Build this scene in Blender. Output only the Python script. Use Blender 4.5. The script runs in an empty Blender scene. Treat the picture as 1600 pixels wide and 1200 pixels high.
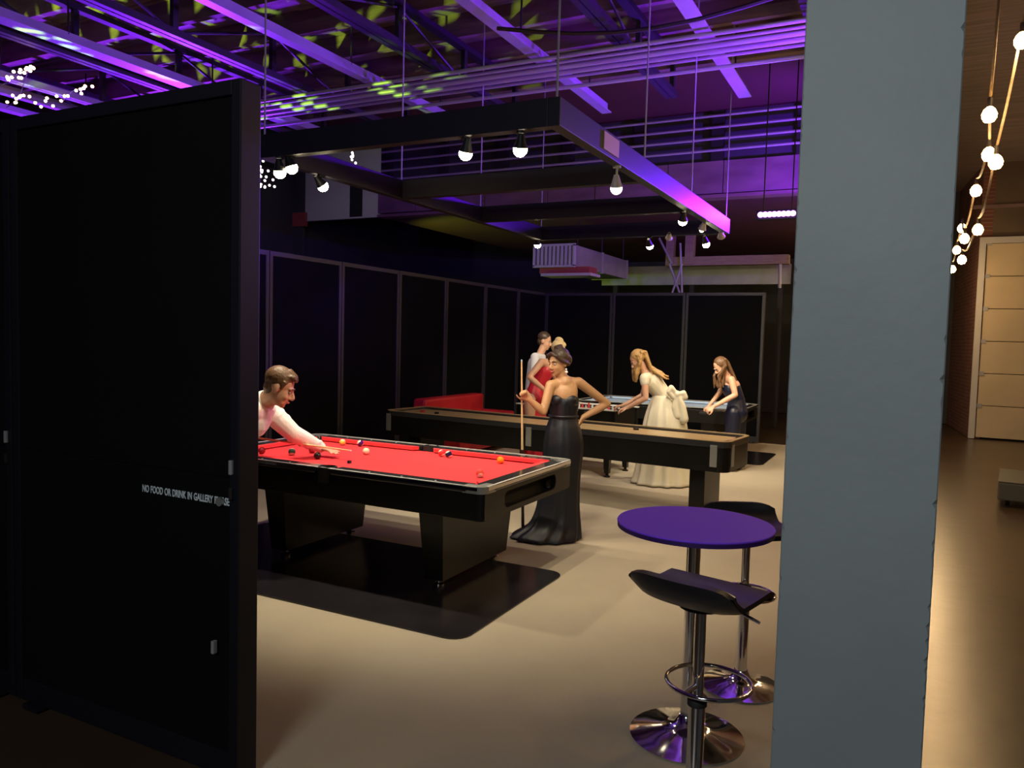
import bpy, bmesh, math, random
from mathutils import Vector, Matrix, Quaternion
random.seed(7)
S = bpy.context.scene
col = S.collection
R = math.radians
# ------------------------------------------------------------------ camera
FPX, CAM_H = 1210.0, 1.75
pitch, roll, yaw = math.atan(71.4 / FPX), R(1.52), R(27.0)
fwd = Vector((-math.sin(yaw) * math.cos(pitch), math.cos(yaw) * math.cos(pitch), -math.sin(pitch)))
r0 = Vector((math.cos(yaw), math.sin(yaw), 0)); u0 = r0.cross(fwd)
upv = u0 * math.cos(roll) - r0 * math.sin(roll)
rgt = r0 * math.cos(roll) + u0 * math.sin(roll)
CAM = Vector((0, 0, CAM_H))
cd = bpy.data.cameras.new('camera'); cam = bpy.data.objects.new('camera', cd); col.objects.link(cam)
cd.sensor_width = 36; cd.lens = 36 * FPX / 1600; cd.clip_start = .05; cd.clip_end = 200
M4 = Matrix((rgt, upv, -fwd)).transposed().to_4x4(); M4.translation = CAM
cam.matrix_world = M4
S.camera = cam
def _ray(x, y): return fwd + rgt * ((x - 800) / FPX) - upv * ((y - 600) / FPX)
def at(x, y, d): return CAM + _ray(x, y) * d                      # point seen at a pixel, at a depth in metres
def fl(x, y, z=0): r = _ray(x, y); return CAM + r * ((z - CAM_H) / r.z)
def onY(x, y, Y): r = _ray(x, y); return CAM + r * (Y / r.y)
def onX(x, y, X): r = _ray(x, y); return CAM + r * (X / r.x)
# ------------------------------------------------------------------ world, light, exposure
w = bpy.data.worlds.new('world'); S.world = w; w.use_nodes = True
w.node_tree.nodes['Background'].inputs[0].default_value = (.35, .4, .6, 1)
w.node_tree.nodes['Background'].inputs[1].default_value = .004
vs = S.view_settings
S.display_settings.display_device = 'sRGB'
vs.view_transform = 'Standard'; vs.look = 'None'; vs.gamma = 1; vs.use_curve_mapping = False
vs.exposure = 0.0
def lamp(name, kind, loc, energy, color=(1, 1, 1), aim=None, size=.05, angle=90, blend=.5, size_y=None):
    d = bpy.data.lights.new(name, kind); d.energy = energy; d.color = color
    if kind == 'AREA':
        d.size = size
        if size_y: d.shape = 'RECTANGLE'; d.size_y = size_y
    else: d.shadow_soft_size = size
    if kind == 'SPOT': d.spot_size = R(angle); d.spot_blend = blend
    o = bpy.data.objects.new(name, d); col.objects.link(o); o.location = loc
    if aim is not None:
        o.rotation_euler = (Vector(aim) - Vector(loc)).to_track_quat('-Z', 'Y').to_euler()
    return o
WARM = (1, .86, .62)
# party lights standing elsewhere in the hall, washing the roof
lamp('purple_wash_hall', 'SPOT', (-10.2, 8.6, 2.3), 3800, (.20, .02, 1), (-8.8, 5.0, 5.4), .12, 95, .6)
g = lamp('green_pattern_projector', 'SPOT', (-8.6, 2.9, 2.3), 3000, (.5, 1, .06), (-7.5, 4.7, 5.4), .03, 78, .3)
g.data.use_nodes = True; gn = g.data.node_tree; ge = gn.nodes['Emission']       # projector with a slide of broken squares
gt = gn.nodes.new('ShaderNodeTexCoord'); gv = gn.nodes.new('ShaderNodeTexVoronoi'); gv.distance = 'CHEBYCHEV'; gv.inputs['Scale'].default_value = 17
gl = gn.nodes.new('ShaderNodeMath'); gl.operation = 'LESS_THAN'; gl.inputs[1].default_value = .24
gn.links.new(gt.outputs['Normal'], gv.inputs['Vector']); gn.links.new(gv.outputs['Distance'], gl.inputs[0]); gn.links.new(gl.outputs[0], ge.inputs['Strength'])
lamp('purple_wash_aisle', 'SPOT', (.2, 7.0, 3.5), 1050, (.21, .010, 1), (-2.8, 6.7, 5.3), .1, 72, .7)
lamp('green_wash_rear', 'SPOT', (-8.8, 12.6, 2.2), 110, (.55, 1, .05), (-7.4, 14.2, 4.0), .1, 100, .6)
lamp('purple_wash_panels', 'SPOT', (-4.75, 4.5, 3.4), 420, (.20, .012, 1), (-6.55, 7.6, 2.85), .06, 56, .8)
lamp('office_fill', 'POINT', (-11.6, 12.6, 5.6), 45, (.9, .8, 1), size=.1)  # unseen fill added to brighten the rear office, not a party light
lamp('purple_wash_header', 'SPOT', (-.6, 10.6, 3.4), 800, (.18, .010, 1), (-2.6, 12.0, 4.9), .1, 110, .8)
# dim cool fill added unseen behind the camera, to brighten pillar and floor
lamp('walkway_fill', 'AREA', (-.7, -2.2, 3.4), 80, (.93, .99, .99), (-.2, 2.2, 1.0), 1.4, size_y=.2)

# ------------------------------------------------------------------ materials
MATS = {}
def pm(name, c, rough=.5, metal=0, noise=None, bump=None, coat=0, emit=None, spec=None, alpha=None):
    m = bpy.data.materials.new(name); m.use_nodes = True
    nt = m.node_tree; N = nt.nodes; L = nt.links
    b = N['Principled BSDF']
    b.inputs['Base Color'].default_value = (*c, 1); b.inputs['Roughness'].default_value = rough; b.inputs['Metallic'].default_value = metal
    if coat: b.inputs['Coat Weight'].default_value = coat
    if spec is not None: b.inputs['Specular IOR Level'].default_value = spec
    if emit: b.inputs['Emission Color'].default_value = (*emit[0], 1); b.inputs['Emission Strength'].default_value = emit[1]
    tc = N.new('ShaderNodeTexCoord')
    if noise:
        sc, c2, stretch = (list(noise) + [(1, 1, 1)])[:3]
        mp = N.new('ShaderNodeMapping'); mp.inputs['Scale'].default_value = stretch
        L.new(tc.outputs['Object'], mp.inputs[0])
        n = N.new('ShaderNodeTexNoise'); n.inputs['Scale'].default_value = sc; n.inputs['Detail'].default_value = 5
        L.new(mp.outputs[0], n.inputs['Vector'])
        mr = N.new('ShaderNodeMapRange'); mr.inputs[1].default_value = .3; mr.inputs[2].default_value = .7
        L.new(n.outputs['Fac'], mr.inputs[0])
        mx = N.new('ShaderNodeMix'); mx.data_type = 'RGBA'
        mx.inputs[6].default_value = (*c, 1); mx.inputs[7].default_value = (*c2, 1)
        L.new(mr.outputs[0], mx.inputs[0]); L.new(mx.outputs[2], b.inputs['Base Color'])
    if bump:
        n2 = N.new('ShaderNodeTexNoise'); n2.inputs['Scale'].default_value = bump[0]; n2.inputs['Detail'].default_value = 4
        L.new(tc.outputs['Object'], n2.inputs['Vector'])
        bp = N.new('ShaderNodeBump'); bp.inputs['Strength'].default_value = bump[1]; bp.inputs['Distance'].default_value = .01
        L.new(n2.outputs['Fac'], bp.inputs['Height']); L.new(bp.outputs[0], b.inputs['Normal'])
    MATS[name] = m
    return m
pm('carpet', (.46, .40, .295), .95, noise=(1.3, (.40, .345, .255)), bump=(220, .35))
pm('concrete', (.075, .048, .026), .30, noise=(.9, (.045, .028, .016)), bump=(5, .25))
pm('black_panel', (.0022, .0023, .003), .9, noise=(2, (.0032, .0032, .004)), spec=.12)
pm('black_frame', (.007, .007, .011), .5, spec=.3)
pm('panel_frame', (.022, .021, .024), .5)
pm('frame_black', (.012, .011, .020), .5, spec=.3)
pm('black_lacquer', (.006, .0055, .005), .3, noise=(3, (.009, .0085, .007)), spec=.3)
pm('black_rail', (.03, .03, .032), .22, coat=.4)
pm('black_matte', (.006, .006, .007), .7)
pm('mat_rubber', (.012, .011, .014), .22, noise=(4, (.018, .016, .02)), bump=(60, .05))
pm('chrome', (.75, .75, .77), .09, 1)
pm('brushed', (.42, .43, .40), .38, .7)
pm('felt_red', (.80, .035, .045), .9, bump=(400, .1))
pm('felt_blue', (.48, .64, .86), .9)
pm('wood_board', (.52, .38, .20), .3, noise=(4, (.42, .29, .14), (.3, 6, 6)))
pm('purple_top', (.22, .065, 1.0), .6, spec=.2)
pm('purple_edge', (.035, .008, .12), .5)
pm('pillar_paint', (.265, .305, .315), .55, noise=(1.6, (.225, .26, .275)), bump=(25, .12))
pm('vinyl_black', (.012, .011, .014), .38)
pm('red_leather', (.50, .02, .025), .42, noise=(5, (.40, .015, .02)))
pm('wood_plank', (.26, .19, .18), .8, noise=(2, (.15, .11, .10), (.6, 8, 8)), bump=(30, .2))
pm('wood_joist', (.20, .12, .10), .8, noise=(3, (.12, .07, .06), (.5, 6, 6)))
pm('steel_dark', (.022, .018, .018), .55, .3)
pm('steel_light', (.32, .31, .32), .5, .1, noise=(3, (.26, .25, .26)))
pm('pipe_paint', (.36, .34, .36), .45, .2)
pm('soffit_maroon', (.085, .022, .026), .7, noise=(.8, (.06, .016, .02)))
pm('header_mauve', (.20, .13, .12), .8, noise=(1.5, (.12, .07, .07), (1, 1, 3)), bump=(6, .3))
pm('rear_wall', (.045, .042, .05), .8, noise=(1, (.03, .028, .034)))
pm('siding', (.10, .09, .10), .7)
pm('timber', (.30, .22, .14), .75, noise=(5, (.20, .14, .09), (1, 8, 8)))
pm('galvanised', (.40, .40, .37), .45, .4, noise=(3, (.30, .30, .28)))
pm('white_paint', (.45, .43, .42), .6)
pm('door_cream', (.52, .42, .28), .6, noise=(1.2, (.44, .35, .23)))
pm('wall_brown', (.13, .09, .06), .8, noise=(1.2, (.09, .06, .04)))
pm('text_white', (.55, .62, .64), .5)
pm('trolley_grey', (.075, .072, .058), .6)
pm('cue_maple', (.72, .50, .26), .35)
pm('cue_dark', (.02, .015, .014), .3)
pm('bulb_warm', (1, .8, .4), .3, emit=((1, .55, .16), 40))
pm('bulb_fairy', (1, .8, .4), .3, emit=((1, .62, .35), 9))
pm('bulb_fairy_white', (1, .9, .9), .3, emit=((1, .85, .9), 3))
pm('lamp_white', (1, .9, .7), .3, emit=((1, .85, .52), 60))
pm('lamp_dim', (1, .9, .7), .3, emit=((1, .88, .6), 5))
pm('led_purple', (.5, .1, 1), .3, emit=((.62, .20, 1), 9))
pm('plate_tan', (.42, .27, .17), .6)
pm('foos_field', (.6, .64, .66), .4)
pm('red_strip', (.30, .05, .05), .6)
pm('trim_silver', (.62, .60, .57), .45, .3)
pm('glass_dark', (.02, .02, .025), .1)

def brick_mat():
    m = bpy.data.materials.new('brick'); m.use_nodes = True; N = m.node_tree.nodes; L = m.node_tree.links
    b = N['Principled BSDF']; b.inputs['Roughness'].default_value = .85
    tc = N.new('ShaderNodeTexCoord'); t = N.new('ShaderNodeTexBrick')
    sx = N.new('ShaderNodeSeparateXYZ'); cx = N.new('ShaderNodeCombineXYZ')
    L.new(tc.outputs['Object'], sx.inputs[0]); L.new(sx.outputs[1], cx.inputs[0]); L.new(sx.outputs[2], cx.inputs[1])
    L.new(cx.outputs[0], t.inputs[0])
    t.inputs['Color1'].default_value = (.22, .07, .045, 1); t.inputs['Color2'].default_value = (.15, .05, .035, 1); t.inputs['Mortar'].default_value = (.2, .15, .12, 1)
    t.inputs['Scale'].default_value = 1; t.inputs['Brick Width'].default_value = .22; t.inputs['Row Height'].default_value = .075; t.inputs['Mortar Size'].default_value = .008
    L.new(t.outputs['Color'], b.inputs['Base Color'])
    bp = N.new('ShaderNodeBump'); bp.inputs['Strength'].default_value = .6; bp.inputs['Distance'].default_value = .01; bp.invert = True
    L.new(t.outputs['Fac'], bp.inputs['Height']); L.new(bp.outputs[0], b.inputs['Normal'])
    MATS['brick'] = m
brick_mat()

# ------------------------------------------------------------------ mesh helpers
ROOTM = {}
class MB:
    def __init__(s): s.v = []; s.f = []
    def add(s, vs_, fs):
        k = len(s.v); s.v += [Vector(p) for p in vs_]; s.f += [tuple(i + k for i in f) for f in fs]; return s
    def box(s, c, size, bev=0, rot=None, taper=None):
        bm = bmesh.new(); bmesh.ops.create_cube(bm, size=1)
        for v in bm.verts:
            t = (taper if taper and v.co.z < 0 else (1, 1))
            v.co = Vector((v.co.x * size[0] * t[0], v.co.y * size[1] * t[1], v.co.z * size[2]))
        if bev: bmesh.ops.bevel(bm, geom=list(bm.edges), offset=bev, segments=2, affect='EDGES', profile=.6)
        bm.verts.index_update()
        q = rot if rot is not None else Matrix.Identity(3)
        s.add([q @ v.co + Vector(c) for v in bm.verts], [[v.index for v in f.verts] for f in bm.faces]); bm.free(); return s
    def span(s, a, b, bev=0):
        a, b = Vector(a), Vector(b); return s.box((a + b) / 2, [abs(b[i] - a[i]) for i in range(3)], bev)
    def bar(s, p0, p1, w, h, up=(0, 0, 1)):
        p0, p1 = Vector(p0), Vector(p1); d = (p1 - p0); L = d.length; d.normalize()
        u = Vector(up)
        if abs(d.dot(u)) > .98: u = Vector((1, 0, 0))
        sd = d.cross(u).normalized(); u = sd.cross(d).normalized()
        q = Matrix((sd, d, u)).transposed()
        return s.box((p0 + p1) / 2, (w, L, h), 0, q)
    def cyl(s, p0, p1, ra, rb=None, n=12, caps=True):
        return s.tube([p0, p1], [ra, ra if rb is None else rb], n, caps)
    def tube(s, pts, r, n=8, caps=True, closed=False):
        pts = [Vector(p) for p in pts]; rs = r if isinstance(r, (list, tuple)) else [r] * len(pts)
        m = len(pts); vv = []; prev = None
        for i, p in enumerate(pts):
            if closed: d = pts[(i + 1) % m] - pts[i - 1]
            else: d = pts[min(i + 1, m - 1)] - pts[max(i - 1, 0)]
            d.normalize()
            if prev is None:
                a = Vector((0, 0, 1)) if abs(d.z) < .9 else Vector((1, 0, 0))
                x = d.cross(a).normalized()
            else: x = (prev - d * prev.dot(d)).normalized()
            prev = x; y = d.cross(x)
            vv += [p + (x * math.cos(2 * math.pi * k / n) + y * math.sin(2 * math.pi * k / n)) * rs[i] for k in range(n)]
        ff = []
        for i in range(m if closed else m - 1):
            j = (i + 1) % m
            for k in range(n): ff.append((i * n + k, i * n + (k + 1) % n, j * n + (k + 1) % n, j * n + k))
        if caps and not closed: ff += [tuple(range(n - 1, -1, -1)), tuple(range((m - 1) * n, m * n))]
        return s.add(vv, ff)
    def lathe(s, prof, n=24, c=(0, 0, 0)):
        vv = []; ff = []; c = Vector(c)
        for r, z in prof: vv += [c + Vector((r * math.cos(2 * math.pi * k / n), r * math.sin(2 * math.pi * k / n), z)) for k in range(n)]
        for i in range(len(prof) - 1):
            for k in range(n): ff.append((i * n + k, i * n + (k + 1) % n, (i + 1) * n + (k + 1) % n, (i + 1) * n + k))
        ff += [tuple(range(n - 1, -1, -1)), tuple(range((len(prof) - 1) * n, len(prof) * n))]
        return s.add(vv, ff)
    def sph(s, c, r, n=14, m=9, rot=None):
        r = (r, r, r) if not isinstance(r, (tuple, list)) else r; c = Vector(c); vv = []; ff = []
        q = rot if rot is not None else Matrix.Identity(3)
        for i in range(1, m):
            t = math.pi * i / m
            vv += [c + q @ Vector((r[0] * math.sin(t) * math.cos(2 * math.pi * k / n), r[1] * math.sin(t) * math.sin(2 * math.pi * k / n), r[2] * math.cos(t))) for k in range(n)]
        a = len(vv); vv += [c + q @ Vector((0, 0, r[2])), c + q @ Vector((0, 0, -r[2]))]
        for i in range(m - 2):
            for k in range(n): ff.append((i * n + k, (i + 1) * n + k, (i + 1) * n + (k + 1) % n, i * n + (k + 1) % n))
        for k in range(n): ff.append((a, k, (k + 1) % n)); ff.append((a + 1, (m - 2) * n + (k + 1) % n, (m - 2) * n + k))
        return s.add(vv, ff)
    def prism(s, poly, z0, z1, M=None):
        n = len(poly); M = M or Matrix.Identity(4)
        vv = [M @ Vector((x, y, z0)) for x, y in poly] + [M @ Vector((x, y, z1)) for x, y in poly]
        ff = [tuple(range(n - 1, -1, -1)), tuple(range(n, 2 * n))] + [(i, (i + 1) % n, n + (i + 1) % n, n + i) for i in range(n)]
        return s.add(vv, ff)
    def loft(s, rings, caps=True):
        n = len(rings[0]); vv = [p for r in rings for p in r]; ff = []
        for i in range(len(rings) - 1):
            for k in range(n): ff.append((i * n + k, i * n + (k + 1) % n, (i + 1) * n + (k + 1) % n, (i + 1) * n + k))
        if caps: ff += [tuple(range(n - 1, -1, -1)), tuple(range((len(rings) - 1) * n, len(rings) * n))]
        return s.add(vv, ff)
    def build(s, name, mat, parent=None, world=False, smooth=None):
        me = bpy.data.meshes.new(name); me.from_pydata([tuple(p) for p in s.v], [], s.f)
        bm = bmesh.new(); bm.from_mesh(me); bmesh.ops.recalc_face_normals(bm, faces=bm.faces); bm.to_mesh(me); bm.free()
        return mobj(name, me, mat, parent, world, smooth)
def mobj(name, me, mat, parent=None, world=False, smooth=None):
    if world and parent is not None:
        p = parent
        while p.parent is not None: p = p.parent
        me.transform(ROOTM[p.name].inverted())
    if smooth is not None:
        me.shade_smooth()
        if smooth < 180: me.set_sharp_from_angle(angle=R(smooth))
    if mat is not None: me.materials.append(MATS[mat] if isinstance(mat, str) else mat)
    o = bpy.data.objects.new(name, me); col.objects.link(o)
    if parent is not None: o.parent = parent
    else: ROOTM[o.name] = Matrix.Identity(4)
    return o
def tag(o, label, cat, group=None, kind=None):
    o['label'] = label; o['category'] = cat
    if group: o['group'] = group
    if kind: o['kind'] = kind
    return o
def thing(name, label, cat, loc=(0, 0, 0), rz=0, group=None, kind=None):
    o = bpy.data.objects.new(name, None); o.empty_display_size = .1; col.objects.link(o)
    o.location = loc; o.rotation_euler = (0, 0, rz)
    ROOTM[o.name] = Matrix.Translation(loc) @ Matrix.Rotation(rz, 4, 'Z')
    return tag(o, label, cat, group, kind)
def struct(o, label=None, cat=None):
    o['kind'] = 'structure'
    if label: o['label'] = label; o['category'] = cat
    return o
def kids(o): return [c for c in bpy.data.objects if c.parent is o]
def copy_tree(o, parent=None):
    c = o.copy(); col.objects.link(c)
    if parent is not None: c.parent = parent
    for ch in kids(o): copy_tree(ch, c)
    return c
def dup(o, loc, rz, label):
    c = copy_tree(o); c.location = loc; c.rotation_euler = (0, 0, rz); c['label'] = label
    ROOTM[c.name] = Matrix.Translation(loc) @ Matrix.Rotation(rz, 4, 'Z')
    return c
def rrect(x0, x1, y0, y1, r, k=5):
    out = []
    for cx, cy, a in ((x1 - r, y1 - r, 0), (x0 + r, y1 - r, 90), (x0 + r, y0 + r, 180), (x1 - r, y0 + r, 270)):
        out += [(cx + r * math.cos(R(a + 90 * i / k)), cy + r * math.sin(R(a + 90 * i / k))) for i in range(k + 1)]
    return out
ORD = ['nearest', 'second', 'third', 'fourth', 'fifth', 'sixth', 'seventh', 'eighth', 'ninth', 'tenth', 'eleventh', 'twelfth']

# ================================================================== THE SETTING
struct(MB().span((-15, -6, -.2), (5, 27, -.012)).build('floor', 'concrete'), 'polished brown concrete floor of the hall', 'floor')
struct(MB().span((-6.6, 2.16, -.012), (-.12, 14.3, 0)).build('floor_carpet', 'carpet'), 'grey tan carpet of the games area', 'carpet')
struct(MB().span((-15, 21.0, 0), (.9, 21.2, 6)).build('wall_back', 'rear_wall'), 'dark rear wall far behind the partitions', 'wall')
wb = bpy.data.objects['wall_back']
for i in range(9):
    z = .35 + i * .33
    MB().span((-2.6, 20.93, z), (.75, 21.0, z + .30)).build('siding_board', 'siding', wb)
struct(MB().span((-15.2, -6, 0), (-15, 21, 6)).build('wall_left', 'rear_wall'), 'dark left wall of the hall', 'wall')
struct(MB().span((3.6, -6, 0), (3.8, 18, 6)).build('wall_right', 'wall_brown'), 'brown right wall of the aisle', 'wall')
# aisle end: wall, sectional door, angled brick wall
wf = struct(MB().span((1.15, 18.0, 3.95), (3.6, 18.25, 6)).span((3.3, 18.0, 0), (3.6, 18.25, 3.95)).build('wall_front', 'wall_brown'), 'brown wall above the cream sectional door', 'wall')
MB().span((1.0, 17.96, 4.55), (3.6, 18.0, 4.62)).build('ledge', 'header_mauve', wf)
a, b = Vector((1.16, 17.98, 0)), Vector((.60, 24.2, 0))
d = (b - a).normalized(); nrm = Vector((d.y, -d.x, 0))
m = MB(); m.add([a, b, b + nrm * .2, a + nrm * .2, a + Vector((0, 0, 6)), b + Vector((0, 0, 6)), b + nrm * .2 + Vector((0, 0, 6)), a + nrm * .2 + Vector((0, 0, 6))],
      [(0, 1, 2, 3), (4, 5, 6, 7), (0, 1, 5, 4), (1, 2, 6, 5), (2, 3, 7, 6), (3, 0, 4, 7)])
struct(m.build('wall_brick', 'brick'), 'reddish brick wall beside the cream sectional door', 'wall')
dr = thing('door_1', 'cream sectional overhead door at the end of the aisle', 'door', (1.2, 17.95, 0), kind='structure')
z = .02
for i in range(6):
    h = .64
    MB().span((.08, 0, z + .006), (2.2, .05, z + h - .006), .008).build('door_panel', 'door_cream', dr)
    MB().span((.07, -.02, z + h - .04), (.16, .01, z + h + .04)).build('hinge', 'steel_light', dr)
    z += h
MB().span((-.05, -.05, 0), (.06, .05, 3.9)).build('jamb', 'white_paint', dr)
MB().span((-.05, -.06, 3.86), (2.3, .05, 3.98)).build('header', 'white_paint', dr)

# pillar with chipped edges
PX0, PX1, PY0, PY1 = -.290, .086, 2.25, 2.63
m = MB(); rings = []
nz = 420
for i in range(nz + 1):
    z = -.01 + 5.4 * i / nz
    rg = []
    for (x, y, sx, sy) in ((PX0, PY0, 1, 1), (PX1, PY0, -1, 1), (PX1, PY1, -1, -1), (PX0, PY1, 1, -1)):
        chip = .003 + (random.random() ** 14) * .010
        rg += [Vector((x + sx * chip, y + sy * random.uniform(0, .004), z)), ]
        # second vertex forms the bevelled arris
        rg[-1:] = ([Vector((x, y + sy * chip, z)), Vector((x + sx * chip, y, z))] if (sx * sy > 0) else [Vector((x + sx * chip, y, z)), Vector((x, y + sy * chip, z))])
    rings.append(rg)
m.loft(rings)
struct(m.build('pillar', 'pillar_paint'), 'square blue grey painted pillar with chipped edges in the foreground', 'pillar')

# roof: slab, planks, joists
roof = struct(MB().span((-15, -6, 5.44), (5, 9.3, 5.6)).span((.3, 9.3, 5.44), (5, 24, 5.6)).build('ceiling', 'wood_plank'), 'dark timber roof deck over the hall', 'ceiling')
random.seed(3)
y = 2.6
while y < 9.2:
    x = -14.5 + random.uniform(0, 3)
    while x < 1.5:
        L = random.uniform(3, 4.6)
        dz = random.uniform(0, .03)
        MB().span((x, y + .008, 5.40 - dz), (min(x + L, 2.2), y + .235, 5.44)).build('plank', 'wood_plank', roof)
        x += L + .01
    y += .245
for y in [3.0 + .78 * i for i in range(8)]:
    MB().span((-14.5, y - .035, 5.12), (2.2, y + .035, 5.39)).build('joist', 'wood_joist', roof)
struct(MB().span((-9.0, 9.3, 5.25), (.3, 12.0, 5.4)).build('ceiling_soffit', 'soffit_maroon'), 'plain maroon soffit between the timber deck and the far header', 'ceiling')
gird = struct(MB().span((-15, 9.2, 5.0), (.3, 9.42, 5.6), .01).build('trim_1', 'wood_joist'), 'dark timber girder at the end of the roof beams', 'beam')
# far header at Y=12
hw = struct(MB().span((-9.0, 12.0, 4.52), (.3, 12.2, 5.4)).build('wall_header', 'rear_wall'), 'dark upper wall with pipes under the maroon soffit', 'wall')
for i in range(8): MB().span((-8.9 + i * 1.22, 11.9, 4.5), (-8.72 + i * 1.22, 12.0, 5.25)).build('post', 'steel_dark', hw)
for i in range(4): MB().cyl((-8.9, 11.87, 4.62 + .17 * i), (.2, 11.87, 4.66 + .17 * i), .02, n=6).build('pipe', 'pipe_paint', hw)
hb = thing('trim_2', 'weathered mauve plywood header band spanning the hall', 'beam', (-7, 12.0, 4.0), kind='structure')
x = -2.0
random.seed(11)
while x < 7.1:
    wd = random.choice((.6, .85, 1.2))
    MB().span((x, -.06 - random.uniform(0, .02), random.uniform(0, .03)), (min(x + wd - .012, 7.25), .1, .5)).build('board', 'header_mauve', hb)
    x += wd
MB().span((-2.0, -.1, -.05), (7.25, .15, 0)).build('lip', 'wood_joist', hb)
struct(MB().span((-9.0, 12.1, 3.97), (.3, 21, 4.07)).build('ceiling_rear', 'soffit_maroon'), 'low reddish soffit behind the mauve header', 'ceiling')

struct(MB().span((-15, 9.3, 7.0), (-9.0, 21, 7.1)).build('ceiling_left', 'rear_wall'), 'dark high ceiling over the rear office', 'ceiling')
# steel roof trusses along the depth of the hall, light struts below them
def truss(X, y0, y1, zb, zt, label, mat='steel_dark', cmat=None):
    t = thing('roof_truss', label, 'truss', (X, y0, zb), group='steel roof trusses', kind='thing')
    L = y1 - y0; H = zt - zb
    MB().span((-.07, 0, -.02), (-.01, L, .05)).span((.01, 0, -.02), (.07, L, .05)).build('bottom_chord', cmat or mat, t)
    MB().span((-.05, 0, H - .06), (.05, L, H)).build('top_chord', mat, t)
    n = int(L / 1.15)
    for i in range(n + 1):
        yy = i * L / n
        MB().span((-.025, yy - .03, 0), (.025, yy + .03, H - .05)).build('web_post', mat, t)
        if i < n:
            MB().cyl((0, yy, .03), (0, yy + L / n, H - .06) if i % 2 == 0 else (0, yy, H - .06), .016, n=6).build('web_brace', mat, t) if i % 2 == 0 else MB().cyl((0, yy, H - .06), (0, yy + L / n, .03), .016, n=6).build('web_brace', mat, t)
    return t
for i, X in enumerate((-10.7, -9.35, -7.95, -6.45, -4.75, -2.65, -.9)):
    truss(X, 2.7, 9.18, 4.57 if i < 4 else 4.66, 5.115, ['leftmost dark steel roof truss above the near partition', 'second dark steel roof truss from the left', 'third dark steel roof truss from the left, hung with lit struts', 'fourth dark steel roof truss from the left, above the partition corner',
          'thin dark steel truss just left of the violet strut', 'thin dark steel truss between the two violet struts', 'dark steel truss at the right, near the grey pillar'][i], cmat='steel_light' if i in (0, 1) else None)
for X, wd, lab in ((-7.62, .2, 'wide pale grey strut under the roof at upper left, lit in green patches'), (-5.52, .11, 'narrow pale strut running back above the black hanging frame'), (-3.47, .12, 'violet lit steel strut crossing the pipes at top centre'), (-1.80, .14, 'violet lit steel strut nearest the grey pillar'), (-10.0, .1, 'pale strut at far upper left wound with fairy lights')):
    t = thing('roof_strut', lab, 'beam', (X, 2.6, 4.56), group='pale steel struts under the roof')
    MB().span((-wd / 2, 0, 0), (wd / 2, 6.6, .012)).span((-.008, 0, .012), (.008, 6.6, .12)).build('flange', 'steel_light', t)
    for k in range(4): MB().cyl((0, .6 + k * 1.8, .1), (0, .6 + k * 1.8, .58), .01, n=6).build('hanger_rod', 'steel_dark', t)
# conduits across
for i, (Y, z, r) in enumerate(((6.98, 4.50, .022), (7.12, 4.50, .018), (7.25, 4.50, .03), (7.40, 4.50, .03), (7.55, 4.50, .018), (7.80, 4.48, .022))):
    o = MB().cyl((-10.5, Y, z), (.25, Y + .1, z), r, n=8).build('conduit_pipe', 'pipe_paint', smooth=60)
    tag(o, '%s of six pale conduit pipes crossing under the roof' % ORD[i], 'pipe', 'conduit pipes under the roof')
o = MB().tube([(-3.4 + .35 * k, 6.2 + .04 * k, 4.5 - .16 * math.sin(math.pi * k / 7)) for k in range(8)], .018, 6).build('drooping_cable', 'steel_dark', smooth=60)
tag(o, 'dark cable drooping between two violet roof struts', 'cable')

# rear: office block at left, duct, timber
of = thing('rear_office', 'small pale walled office on a ledge behind the left partitions', 'building', (-13.5, 16.2, 3.0))
def offp(n, x0, y0, x1, y1, mat, Y=16.2, dep=.12, dy=0):
    p, q = onY(x0, y0, Y), onY(x1, y1, Y)
    return MB().span((p.x, Y + dy, q.z), (q.x, Y + dy + dep, p.z)).build(n, mat, of, True)
offp('wall_panel', 478, 228, 610, 338, 'white_paint')
offp('doorway', 548, 262, 566, 338, 'black_matte', dy=-.02)
offp('base_strip', 330, 342, 480, 354, 'red_strip', dy=-.1)
for x0 in (384, 424): 
    f = offp('window', x0, 290, x0 + 34, 324, 'white_paint', dy=-.02)
    offp('pane', x0 + 3, 294, x0 + 31, 321, 'glass_dark', dy=-.03)
    bpy.data.objects[f.name]
offp('upper_wall', 330, 240, 478, 340, 'rear_wall', dy=.02)
offp('post', 427, 352, 433, 400, 'steel_light', dy=-.06)
offp('post', 455, 352, 474, 400, 'rear_wall', dy=-.06)
dk = thing('air_duct', 'boxy galvanised air duct with a slatted end grille above the back partitions', 'duct', (-6.0, 13.2, 3.1))
DX0, DX1 = onY(835, 385, 13.2).x, onY(897, 385, 13.2).x
DZ0, DZ1 = onY(860, 416, 13.2).z, onY(860, 383, 13.2).z
for k in range(3): MB().cyl((DX1 - .1, 13.6 + 1.3 * k, DZ1), (DX1 - .1, 13.6 + 1.3 * k, 3.97), .012, n=6).build('hanger_rod', 'steel_dark', dk, True)
for k in range(2): MB().span((DX0, 13.25 + k * 1.5, DZ0), (DX1, 13.25 + k * 1.5 + 1.48, DZ1)).span((DX0 - .015, 13.25 + k * 1.5 + 1.45, DZ0 - .015), (DX1 + .015, 13.25 + k * 1.5 + 1.49, DZ1 + .015)).build('duct_section', 'galvanised', dk, True)
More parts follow.
